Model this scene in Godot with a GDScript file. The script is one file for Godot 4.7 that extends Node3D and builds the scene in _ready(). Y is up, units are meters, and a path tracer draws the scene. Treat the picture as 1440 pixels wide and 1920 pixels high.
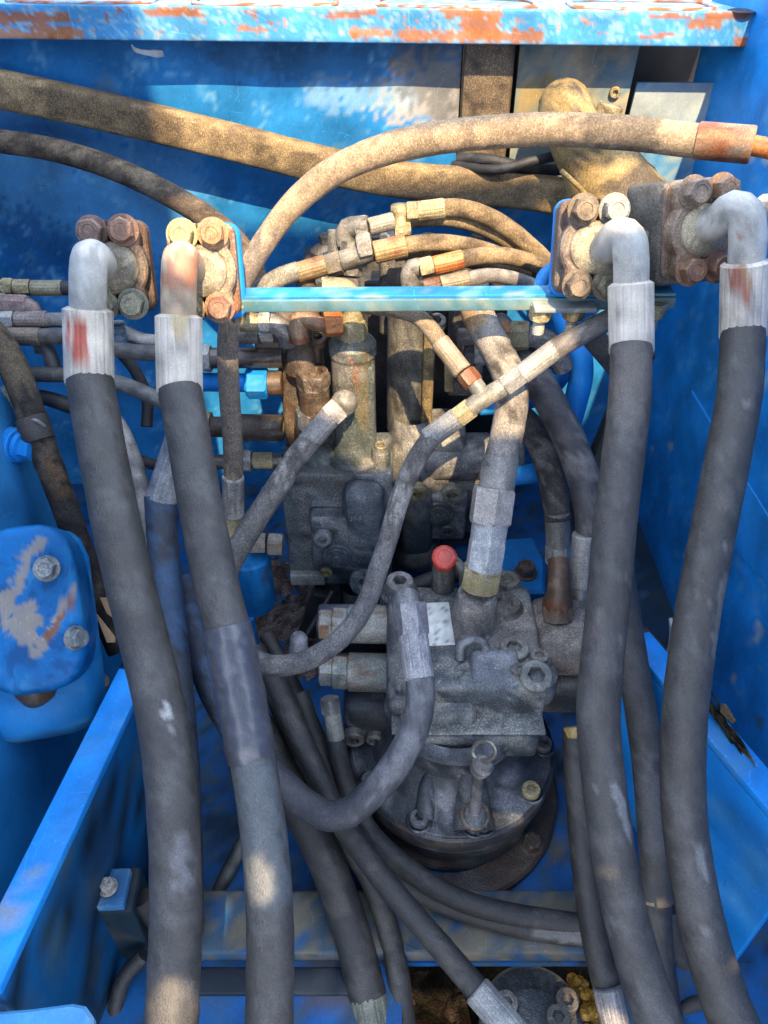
extends Node3D
# A close view down into the hydraulic bay of a blue excavator.
const F := 1478.0
const CAM := Vector3(0.0, 2.35, 0.0)
var fwd := Vector3(0, -sin(deg_to_rad(40.0)), -cos(deg_to_rad(40.0)))
var upv := Vector3(0, cos(deg_to_rad(40.0)), -sin(deg_to_rad(40.0)))
var nz := FastNoiseLite.new()
var st: SurfaceTool
var O := Vector3.ZERO          # origin of the thing being built
var cur: Node3D                # the thing being built
var sk: Dictionary             # colours in use
var sg := 0
var used := {}
var MAT := {}
var SK := {}


func _ready() -> void:
	# camera
	var cam = Camera3D.new(); cam.name = "camera"
	cam.position = CAM; cam.rotation.x = -deg_to_rad(40.0)
	cam.fov = rad_to_deg(2.0 * atan(960.0 / F)); cam.near = 0.02; cam.far = 400.0
	add_child(cam); cam.current = true
	# sky, exposure
	var we = WorldEnvironment.new(); we.name = "world"
	var env = Environment.new()
	var sky = Sky.new(); var psm = ProceduralSkyMaterial.new()
	psm.sky_top_color = Color(0.66, 0.71, 0.80); psm.sky_horizon_color = Color(0.90, 0.90, 0.90)
	psm.sky_curve = 0.18; psm.ground_bottom_color = Color(0.3, 0.27, 0.23); psm.ground_horizon_color = Color(0.6, 0.58, 0.54)
	psm.sky_energy_multiplier = 1.4
	sky.sky_material = psm
	env.background_mode = Environment.BG_SKY; env.sky = sky
	env.tonemap_mode = Environment.TONE_MAPPER_LINEAR
	env.tonemap_exposure = 3.15
	env.sdfgi_enabled = true; env.ssao_enabled = true; env.ssil_enabled = true
	we.environment = env; add_child(we)
	# sun: high, behind the camera and to its right
	var sun = DirectionalLight3D.new(); sun.name = "sun"
	sun.light_energy = 1.45; sun.light_color = Color(1.0, 0.87, 0.68); sun.light_angular_distance = 0.5; sun.shadow_enabled = true
	add_child(sun)
	sun.look_at_from_position(SUN, Vector3.ZERO, Vector3.UP)
	materials()
	setting()
	panels()
	hood()
	rear_pipes()
	big_hoses()
	tie_bar()
	valves()
	small_lines()
	motor()
	lower()
	left_side()
	for c in get_children(): tidy(c)

const SUN := Vector3(0.112, 0.766, 0.633)

# a point of the place: by its direction from the standpoint and its distance (d > 0) or its plane z (d < 0)
func P(x: float, y: float, d: float) -> Vector3:
	var r = fwd + Vector3((x - 720.0) / F, 0, 0) + upv * ((960.0 - y) / F)
	return CAM + r * (d if d > 0.0 else d / r.z)

func D(x: float, y: float, drop: float) -> Vector3:
	var r = fwd + Vector3((x - 720.0) / F, 0, 0) + upv * ((960.0 - y) / F)
	return CAM + r * (-drop / r.y)

func pts(a: Array) -> PackedVector3Array:
	var o = PackedVector3Array()
	for q in a:
		o.append(q if q is Vector3 else P(q[0], q[1], q[2]))
	return o

func pt(q) -> Vector3:
	return q if q is Vector3 else P(q[0], q[1], q[2])

func hexc(s: String) -> Color:
	return Color.html(s).srgb_to_linear()

func skin(base: String, dust := "", amt := 0.0, rust := "", ramt := 0.0, marks := [], s := 1.0) -> Dictionary:
	return {"b": hexc(base), "d": hexc(dust if dust else base), "a": amt, "r": hexc(rust if rust else base), "ra": ramt, "m": marks, "s": s}

func marked(k: Dictionary, marks: Array) -> Dictionary:
	var o = k.duplicate(); o.m = marks; return o

func mark(p, r: float, c: String, a := 1.0, q = null) -> Dictionary:   # a colour patch, wear or painted light: round, or along the line p-q
	return {"p": pt(p), "q": pt(q) if q != null else pt(p), "r": r, "c": hexc(c), "a": a}

func vc(p: Vector3) -> Color:
	var n1 = nz.get_noise_3dv(p * 17.0 * sk.s)
	var n2 = nz.get_noise_3dv(p * 75.0 * sk.s + Vector3(9, 4, 7))
	var c: Color = sk.b
	if sk.a > 0.0:
		var f = clampf(0.5 + n1 * 0.8 + n2 * 0.55, 0, 1)
		c = c.lerp(sk.d, smoothstep(1.0 - sk.a - 0.2, 1.0 - sk.a + 0.2, f))
	if sk.ra > 0.0:
		var g = clampf(0.5 + nz.get_noise_3dv(p * 26.0 * sk.s + Vector3(31, 17, 3)) * 0.8 + n2 * 0.6, 0, 1)
		c = c.lerp(sk.r, smoothstep(1.0 - sk.ra - 0.1, 1.0 - sk.ra + 0.1, g))
	for m in sk.m:
		var v: Vector3 = m.q - m.p
		var k = clampf((p - m.p).dot(v) / maxf(v.length_squared(), 1e-9), 0, 1)
		var d: float = p.distance_to(m.p + v * k) / m.r + n2 * 0.8 + n1 * 0.5
		c = c.lerp(m.c, (1.0 - smoothstep(0.75, 1.0, d)) * m.a)
	var l = 1.0 + n2 * 0.13 + n1 * 0.03
	return Color(c.r * l, c.g * l, c.b * l)

# ---- things and parts
func numbered(called: String) -> String:
	var n: int = used.get(called, 0)
	used[called] = n + 1
	return called if n == 0 else "%s_%03d" % [called, n]

func thing(called: String, label: String, category: String, at, group := "") -> Node3D:
	cur = Node3D.new(); cur.name = numbered(called); add_child(cur)
	O = pt(at); cur.position = O
	cur.set_meta("label", label); cur.set_meta("category", category)
	if group: cur.set_meta("group", group)
	return cur

func begin(k: Dictionary) -> void:
	st = SurfaceTool.new(); st.begin(Mesh.PRIMITIVE_TRIANGLES); sk = k; sg = 0

func part(called: String, mat: String, parent: Node3D = null, label := "") -> MeshInstance3D:
	st.generate_normals()
	var o = MeshInstance3D.new(); o.mesh = st.commit(); o.material_override = MAT[mat]
	var to = parent if parent else cur
	var n: int = to.get_meta("n_" + called) if to.has_meta("n_" + called) else 0
	to.set_meta("n_" + called, n + 1)
	o.name = called if n == 0 else "%s_%03d" % [called, n]
	to.add_child(o, true)
	if label: o.set_meta("label", label)
	return o

func tidy(n: Node) -> void:
	for m in n.get_meta_list():
		if String(m).begins_with("n_"): n.remove_meta(m)
	for c in n.get_children(): tidy(c)

func struct(called: String, mat: String) -> MeshInstance3D:
	O = Vector3.ZERO
	st.generate_normals()
	var o = MeshInstance3D.new(); o.mesh = st.commit(); o.material_override = MAT[mat]; o.name = numbered(called)
	add_child(o); o.set_meta("kind", "structure"); o.set_meta("label", called.replace("_", " ") + " under and around the machine"); return o

# ---- shapes
func vtx(p: Vector3, c: Color) -> void:
	st.set_color(c); st.add_vertex(p - O)

func quad(a: Vector3, b: Vector3, c: Vector3, d: Vector3, ca: Color, cb: Color, cc: Color, cd: Color) -> void:
	if (b - a).cross(c - a).length_squared() > 1e-16:
		vtx(a, ca); vtx(b, cb); vtx(c, cc)
	if (b - c).cross(d - c).length_squared() > 1e-16:
		vtx(c, cc); vtx(b, cb); vtx(d, cd)

# rows of points; outward = (along a row) x (from row to row)
func grid(rows: Array, group := 0, each := false, flip := false) -> void:
	var cols = []
	for r in rows:
		var cr = PackedColorArray()
		for p in r: cr.append(vc(p))
		cols.append(cr)
	st.set_smooth_group(group)
	for i in rows.size() - 1:
		if each: sg += 1; st.set_smooth_group(sg)
		var r0: PackedVector3Array = rows[i]; var r1: PackedVector3Array = rows[i + 1]
		var c0: PackedColorArray = cols[i]; var c1: PackedColorArray = cols[i + 1]
		for j in r0.size() - 1:
			if flip: quad(r0[j], r0[j + 1], r1[j], r1[j + 1], c0[j], c0[j + 1], c1[j], c1[j + 1])
			else: quad(r0[j], r1[j], r0[j + 1], r1[j + 1], c0[j], c1[j], c0[j + 1], c1[j + 1])

func frame(n: Vector3, hint := Vector3.UP) -> Basis:
	var z = n.normalized()
	var x = hint.cross(z)
	if x.length() < 0.05: x = Vector3(0, 0, 1).cross(z)
	x = x.normalized()
	return Basis(x, z.cross(x), z)

# turned shape: profile of [t, r, flats] along a -> axis; flats > 0 pulls the circle to a hexagon, "ribs" cuts crimp grooves
func lathe(a: Vector3, axis: Vector3, prof: Array, sides := 24, smooth := false, turn := 0.0, n_flat := 6, ribs := 0, hint := Vector3.UP) -> void:
	var b = frame(axis, hint)
	var full = []
	for i in prof.size():
		var q: Array = prof[i]
		if i > 0:
			var w: Array = prof[i - 1]
			var L = Vector2(q[0] - w[0], q[1] - w[1]).length()
			var k = int(L / 0.016)
			for s in k:
				var u: float = float(s + 1) / (k + 1)
				full.append([lerpf(w[0], q[0], u), lerpf(w[1], q[1], u), lerpf(w[2] if w.size() > 2 else 0.0, q[2] if q.size() > 2 else 0.0, u), false])
		full.append([q[0], q[1], q[2] if q.size() > 2 else 0.0, true])
	var has_flat = ribs > 0
	var rows = []
	for q in full:
		var row = PackedVector3Array()
		if q[2] > 0.0: has_flat = true
		for j in sides + 1:
			var th = TAU * (j % sides) / sides
			var r: float = q[1]
			if q[2] > 0.0:
				var w = fposmod(th, TAU / n_flat) - PI / n_flat
				r *= lerpf(1.0, cos(PI / n_flat) / cos(w), q[2])
			if ribs > 0 and r > 0.0 and (j % sides) % (sides / ribs) == 0: r *= 0.975
			th += turn
			row.append(a + b.z * q[0] + (b.x * cos(th) + b.y * sin(th)) * r)
		rows.append(row)
	if smooth: grid(rows, 0)
	elif has_flat: grid(rows, -1)
	else:
		var i0 = 0
		for i in range(1, full.size()):
			if full[i][3]:
				sg += 1
				grid(rows.slice(i0, i + 1), sg); i0 = i

func smooth_path(p: PackedVector3Array, step := 0.008) -> PackedVector3Array:
	var o = PackedVector3Array()
	for i in p.size() - 1:
		var p0 = p[maxi(i - 1, 0)]; var p1 = p[i]; var p2 = p[i + 1]; var p3 = p[mini(i + 2, p.size() - 1)]
		if i == 0: p0 = p1 * 2.0 - p2
		if i == p.size() - 2: p3 = p2 * 2.0 - p1
		var t1 = pow(p0.distance_to(p1), 0.5); var t2 = t1 + pow(p1.distance_to(p2), 0.5); var t3 = t2 + pow(p2.distance_to(p3), 0.5)
		var n = maxi(1, int(p1.distance_to(p2) / step))
		for k in n:
			var t = lerpf(t1, t2, float(k) / n)
			var a1 = p0.lerp(p1, t / t1); var a2 = p1.lerp(p2, (t - t1) / (t2 - t1)); var a3 = p2.lerp(p3, (t - t2) / (t3 - t2))
			var b1 = a1.lerp(a2, t / t2); var b2 = a2.lerp(a3, (t - t1) / (t3 - t1))
			o.append(b1.lerp(b2, (t - t1) / (t2 - t1)))
	o.append(p[p.size() - 1])
	return o

# pipe along a smooth path; radii: a number or a list spread along it; bump: unevenness
func tube(p: PackedVector3Array, radii, sides := 20, step := 0.008, bump := 0.0, caps := true, sq := Vector3.ZERO) -> void:
	var c = smooth_path(p, step)
	var n = c.size()
	var tan = PackedVector3Array()
	for i in n: tan.append((c[mini(i + 1, n - 1)] - c[maxi(i - 1, 0)]).normalized())
	var x = (Vector3.UP if sq == Vector3.ZERO else Vector3(0, 0, 1)).cross(tan[0])
	if x.length() < 0.1: x = Vector3(0, 0, 1).cross(tan[0])
	x = x.normalized()
	var rows = []
	for i in n:
		x = (x - tan[i] * x.dot(tan[i])).normalized()
		var y = tan[i].cross(x)
		var r: float
		if radii is Array:
			var u = float(i) / (n - 1) * (radii.size() - 1)
			var k = mini(int(u), radii.size() - 2)
			r = lerpf(radii[k], radii[k + 1], smoothstep(0, 1, u - k))
		else: r = radii
		var row = PackedVector3Array()
		for j in sides + 1:
			var th = TAU * (j % sides) / sides
			var rr = r
			if bump > 0.0: rr *= 1.0 + bump * nz.get_noise_3dv((c[i] + (x * cos(th) + y * sin(th)) * r) * 55.0)
			if sq == Vector3.ZERO: row.append(c[i] + (x * cos(th) + y * sin(th)) * rr)
			else:   # rounded flat section: sq = half sizes across and along, and exponent
				var e = 2.0 / sq.z
				row.append(c[i] + x * sq.x * rr * signf(cos(th)) * pow(absf(cos(th)), e) + y * sq.y * rr * signf(sin(th)) * pow(absf(sin(th)), e))
		rows.append(row)
	grid(rows, 0)
	if caps:
		for e in [0, n - 1]:
			var row: PackedVector3Array = rows[e]
			var mid = PackedVector3Array(); mid.resize(row.size()); mid.fill(c[e])
			sg += 1
			if e == 0: grid([mid, row], sg)
			else: grid([row, mid], sg)

# rounded box
func rbox(c: Vector3, b: Basis, size: Vector3, bev := 0.003, seg := 0.02, bump := 0.0) -> void:
	var h = size * 0.5
	bev = minf(bev, minf(h.x, minf(h.y, h.z)) * 0.98)
	var ax = []
	for k in 3:
		var l = [-h[k], -h[k] + bev * 0.3, -h[k] + bev]
		var inner = 2.0 * (h[k] - bev)
		var n = clampi(int(inner / seg), 1, 300)
		for i in range(1, n): l.append(-h[k] + bev + inner * i / n)
		l.append_array([h[k] - bev, h[k] - bev * 0.3, h[k]])
		ax.append(l)
	for k in 3:
		var u = (k + 1) % 3; var v = (k + 2) % 3
		for s in [-1.0, 1.0]:
			var rows = []
			for q in ax[v]:
				var row = PackedVector3Array()
				for w in ax[u]:
					var p = Vector3.ZERO
					p[k] = s * h[k]; p[u] = w; p[v] = q
					var inn = p.clamp(-h + Vector3.ONE * bev, h - Vector3.ONE * bev)
					var dd = p - inn
					if dd.length() > 1e-7: p = inn + dd.normalized() * bev
					var g = c + b * p
					if bump > 0.0: g += (b * dd).normalized() * bump * nz.get_noise_3dv(g * 60.0)
					row.append(g)
				rows.append(row)
			grid(rows, 0, false, s < 0.0)

# plate cut to an outline (local x, y), from z = 0 to z = depth, with a chamfer round its front edge
func extrude(poly: PackedVector2Array, o: Vector3, b: Basis, depth: float, bev := 0.0015) -> void:
	if Geometry2D.is_polygon_clockwise(poly): poly.reverse()
	var n = poly.size()
	var inn = PackedVector2Array()
	for i in n:
		var a = (poly[i] - poly[(i + n - 1) % n]).normalized(); var c = (poly[(i + 1) % n] - poly[i]).normalized()
		var m = (Vector2(-a.y, a.x) + Vector2(-c.y, c.x))
		m = m / maxf(m.length_squared() * 0.5, 0.4)
		inn.append(poly[i] + m * bev)
	var rows = []
	for q in [[poly, 0.0], [poly, depth - bev], [inn, depth]]:
		var row = PackedVector3Array()
		for i in n + 1:
			var p: Vector2 = q[0][i % n]
			row.append(o + b * Vector3(p.x, p.y, q[1]))
		rows.append(row)
	grid(rows, -1)
	for f in [[inn, depth, false], [poly, 0.0, true]]:
		var t = Geometry2D.triangulate_polygon(f[0])
		sg += 1; st.set_smooth_group(sg)
		for i in range(0, t.size(), 3):
			var w = []
			for k in 3: w.append(f[0][t[i + k]])
			var ccw: bool = (w[1] - w[0]).cross(w[2] - w[0]) > 0
			if ccw != f[2]: w.reverse()
			for p in w:
				var g: Vector3 = o + b * Vector3(p.x, p.y, f[1])
				vtx(g, vc(g))

# flat sheet with thickness through four corner points, subdivided so stains can lie on it
func sheet(a: Vector3, b: Vector3, c: Vector3, d: Vector3, thick := 0.006, seg := 0.012, wave := 0.0) -> void:   # a-b along the top, c-d along the bottom
	var n = (b - a).cross(c - a).normalized()
	var nu = maxi(1, int(maxf(a.distance_to(b), c.distance_to(d)) / seg)); var nv = maxi(1, int(maxf(a.distance_to(c), b.distance_to(d)) / seg))
	var front = []; var back = []
	for i in nv + 1:
		var r = PackedVector3Array(); var q = PackedVector3Array()
		for j in nu + 1:
			var u = float(j) / nu; var v = float(i) / nv
			var p = a.lerp(b, u).lerp(c.lerp(d, u), v)
			if wave > 0.0: p += n * wave * nz.get_noise_3dv(p * 4.0)
			r.append(p); q.append(p - n * thick)
		front.append(r); back.append(q)
	sg += 1; grid(front, sg, false, true)
	sg += 1; grid(back, sg)
	for e in [0, nv]:
		sg += 1; grid([front[e], back[e]], sg, false, e == nv)
	for e in [0, nu]:
		var l = PackedVector3Array(); var m = PackedVector3Array()
		for i in nv + 1: l.append(front[i][e]); m.append(back[i][e])
		sg += 1; grid([l, m], sg, false, e == 0)

# plate through a flat ring of points, thickened away from the viewer side
func plate(ring: Array, thick := 0.01, bev := 0.0015) -> void:
	var p = pts(ring)
	var c = Vector3.ZERO; var n = Vector3.ZERO
	for i in p.size():
		c += p[i] / p.size(); n += p[i].cross(p[(i + 1) % p.size()])
	n = n.normalized()
	if n.dot(CAM - c) < 0: n = -n
	var b = frame(n)
	var poly = PackedVector2Array()
	for q in p:
		var l = b.inverse() * (q - c); poly.append(Vector2(l.x, l.y))
	extrude(poly, c - n * thick, b, thick, bev)

# ---- fittings
func hexnut(a, b, r: float, k: Dictionary, parent: Node3D = null, called := "nut", turn := 0.3) -> MeshInstance3D:
	var p = pt(a); var q = pt(b); var L = p.distance_to(q); var c = minf(0.12 * r, L * 0.2)
	begin(k)
	lathe(p, q - p, [[0, 0], [0, r * 0.9], [c, r * 0.99, 1], [L - c, r * 0.99, 1], [L, r * 0.88], [L, 0]], 24, false, turn)
	return part(called, "metal", parent)

func ferrule(a, b, r: float, k: Dictionary, called := "ferrule", ribs := 16) -> void:
	var p = pt(a); var q = pt(b); var L = p.distance_to(q)
	begin(k)
	lathe(p, q - p, [[0, 0], [0, r * 0.9], [L * 0.03, r * 1.0], [L * 0.97, r], [L, r * 0.93], [L, 0]], 64, false, 0.1, 6, ribs)
	part(called, "metal")

func cyl(a, b, r: float, sides := 28, bev := 0.0015) -> void:
	var p = pt(a); var q = pt(b); var L = p.distance_to(q)
	lathe(p, q - p, [[0, 0], [0, r - bev], [bev, r], [L - bev, r], [L, r - bev], [L, 0]], sides)

func bolt_shape(p: Vector3, axis: Vector3, r: float, h := 0.0, turn := 0.2) -> void:
	if h == 0.0: h = r * 1.05
	lathe(p, axis, [[0, 0], [0, r * 1.25], [r * 0.18, r * 1.25], [r * 0.2, r * 0.9], [r * 0.22, r, 1], [r * 0.22 + h * 0.8, r, 1], [r * 0.22 + h, r * 0.8], [r * 0.22 + h, r * 0.5], [r * 0.22 + h * 0.93, r * 0.45], [r * 0.22 + h * 0.93, 0]], 24, false, turn)

func bolt(p, axis: Vector3, r: float, k: Dictionary, parent: Node3D = null, called := "bolt", turn := 0.2) -> void:
	begin(k); bolt_shape(pt(p), axis, r, 0.0, turn); part(called, "metal", parent)

func socket(p, axis: Vector3, r: float, k: Dictionary, parent: Node3D = null, called := "socket_screw", h := 0.0) -> void:
	if h == 0.0: h = r * 0.9
	begin(k)
	lathe(pt(p), axis, [[0, 0], [0, r], [h - r * 0.1, r], [h, r * 0.9], [h, r * 0.58], [h, r * 0.55, 1], [h * 0.35, r * 0.55, 1], [h * 0.35, 0]], 24)
	part(called, "metal", parent)

func hose(called: String, label: String, path: Array, r, k: Dictionary, group := "", mat := "rubber", sides := 24) -> Node3D:
	var p = pts(path)
	var t = thing(called, label, "hose" if not called.contains("pipe") else "pipe", p[0], group)
	begin(k); tube(p, r, sides, 0.007, 0.03); part("rubber_body" if mat == "rubber" else "pipe_body", mat)
	return t

# ---- materials: neutral grain, pits and scratches; the colour itself comes with each surface
func noise_img(seed_: int, freq: float, oct := 3, size := 512, kind := FastNoiseLite.TYPE_SIMPLEX_SMOOTH) -> Image:
	var n = FastNoiseLite.new(); n.seed = seed_; n.frequency = freq; n.fractal_octaves = oct; n.noise_type = kind
	return n.get_seamless_image(size, size)

func grain(seed_: int, lo: float, hi: float, f1: float, f2: float, w: float, specks: float, scratches: int) -> Array:
	var a = noise_img(seed_, f1, 4); var b = noise_img(seed_ + 7, f2, 2)
	var da = a.get_data(); var db = b.get_data()
	a.convert(Image.FORMAT_L8); b.convert(Image.FORMAT_L8)
	da = a.get_data(); db = b.get_data()
	var rng = RandomNumberGenerator.new(); rng.seed = seed_
	var o = PackedByteArray(); o.resize(da.size())
	var hgt = PackedByteArray(); hgt.resize(da.size())
	var blk = PackedFloat32Array(); blk.resize(256 * 256)
	for i in blk.size(): blk[i] = rng.randf() - 0.5
	for i in da.size():
		var g2 = blk[((i >> 9) >> 1) * 256 + ((i & 511) >> 1)]
		var u = (da[i] / 255.0 - 0.5) * (1.0 - w) + (db[i] / 255.0 - 0.5) * w * 0.35 + (g2 * 0.65 + (rng.randf() - 0.5) * 0.35) * w * 0.8
		u = clampf(0.5 + u * 1.5, 0, 1)
		var v = lerpf(lo, hi, u)
		if specks > 0.0 and g2 > 0.5 - specks: v = minf(1.0, v + 0.3)
		o[i] = int(v * 255.0); hgt[i] = int(clampf(u, 0, 1) * 255.0)
	for s in scratches:
		var p = Vector2(rng.randf(), rng.randf()) * 512.0
		var d = Vector2.from_angle(rng.randf_range(-0.4, 0.4) + (PI / 2 if rng.randf() < 0.6 else 0.0))
		var val = rng.randf_range(hi * 0.95, 1.0) if rng.randf() < 0.96 else lo * 0.8
		for k in rng.randi_range(5, 34):
			var q = p + d * k
			var i = (int(q.y) & 511) * 512 + (int(q.x) & 511)
			o[i] = int(val * 255.0)
			d = d.rotated(rng.randf_range(-0.05, 0.05))
	return [Image.create_from_data(512, 512, false, Image.FORMAT_L8, o), Image.create_from_data(512, 512, false, Image.FORMAT_L8, hgt)]

func mat(called: String, g: Array, rough: float, metal: float, scale: float, bump: float, spec := 0.5) -> void:
	var m = StandardMaterial3D.new(); m.resource_name = called
	var im: Image = g[0].duplicate(); im.convert(Image.FORMAT_RGB8)
	m.albedo_texture = ImageTexture.create_from_image(im)
	m.vertex_color_use_as_albedo = true
	m.roughness = rough; m.metallic = metal; m.metallic_specular = spec
	m.uv1_triplanar = true; m.uv1_world_triplanar = true; m.uv1_scale = Vector3.ONE * scale
	if bump > 0.0:
		var h: Image = g[1].duplicate(); h.convert(Image.FORMAT_RGBA8); h.bump_map_to_normal_map(4.0)
		m.normal_enabled = true; m.normal_texture = ImageTexture.create_from_image(h); m.normal_scale = bump
	MAT[called] = m

func materials() -> void:
	nz.seed = 5; nz.frequency = 1.0; nz.fractal_octaves = 3
	var fine = grain(11, 0.6, 1.0, 0.03, 0.3, 0.7, 0.04, 20)
	var dusty = grain(23, 0.52, 1.0, 0.03, 0.3, 0.72, 0.12, 0)
	var paint = grain(37, 0.72, 1.0, 0.006, 0.06, 0.24, 0.006, 150)
	var cast = grain(41, 0.46, 1.0, 0.02, 0.3, 0.7, 0.12, 0)
	mat("rubber", fine, 0.62, 0.0, 3.6, 0.4)
	mat("dusty_rubber", dusty, 0.9, 0.0, 3.4, 0.22, 0.3)
	mat("metal", dusty, 0.5, 0.08, 3.9, 0.15)
	mat("pale_metal", grain(53, 0.72, 1.0, 0.012, 0.2, 0.4, 0.02, 60), 0.5, 0.0, 4.2, 0.12)
	mat("steel", fine, 0.42, 0.6, 3.9, 0.25)
	mat("paint", paint, 0.5, 0.0, 2.2, 0.1, 0.3)
	mat("cast", cast, 0.6, 0.1, 3.1, 0.3)
	mat("soil", dusty, 1.0, 0.0, 2.0, 0.8, 0.1)
	mat("tape", fine, 0.3, 0.0, 6.0, 0.12, 0.6)
	mat("plastic", paint, 0.4, 0.0, 5.0, 0.2)
	var pc = StandardMaterial3D.new(); pc.albedo_color = Color.html("6a7074"); pc.roughness = 0.6; MAT["plain_cast"] = pc
	SK = {
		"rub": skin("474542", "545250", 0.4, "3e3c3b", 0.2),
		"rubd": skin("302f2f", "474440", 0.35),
		"rubg": skin("5b5a58", "8a8378", 0.55),
		"tan": skin("8f7c60", "a8926e", 0.5, "80705a", 0.15),
		"arch": skin("a08d74", "b8a284", 0.5, "94826c", 0.15),
		"grey": skin("7d7a76", "a8a29a", 0.55, "635e5a", 0.25),
		"steel": skin("b8b6b0", "cfcac0", 0.5, "96928c", 0.25),
		"zinc": skin("a89c74", "c6b88e", 0.5, "7a684c", 0.25),
		"rust": skin("785c4c", "987f6a", 0.5, "80502f", 0.35),
		"rusty": skin("8a684e", "aa8c6c", 0.5, "8f5230", 0.35),
		"orange": skin("c0763a", "cf9a60", 0.4, "9a5428", 0.25),
		"cast": skin("67727a", "999b9c", 0.36, "4c5258", 0.3),
		"castd": skin("605f60", "8d8b84", 0.5, "48464a", 0.25),
		"motor": skin("464c52", "84848a", 0.4, "30343a", 0.35),
		"dark": skin("2a2b2e", "44464a", 0.35),
		"brown": skin("574a40", "7a6a5a", 0.5, "664836", 0.3),
		"blue": skin("1f7cc0", "4d94c0", 0.16, "1869aa", 0.2),
		"bluec": skin("228ce0", "4a9ad6", 0.12),
		"blued": skin("1c6cae", "4a708c", 0.25, "24405a", 0.15),
		"red": skin("c8402f", "d07a60", 0.25),
	}

func setting() -> void:
	begin(skin("6b5a45", "8a7658", 0.5, "4d4033", 0.3))
	sheet(Vector3(-60, -0.02, -60), Vector3(60, -0.02, -60), Vector3(-60, -0.02, 60), Vector3(60, -0.02, 60), 0.05, 3.0)
	struct("ground", "soil")

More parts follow.
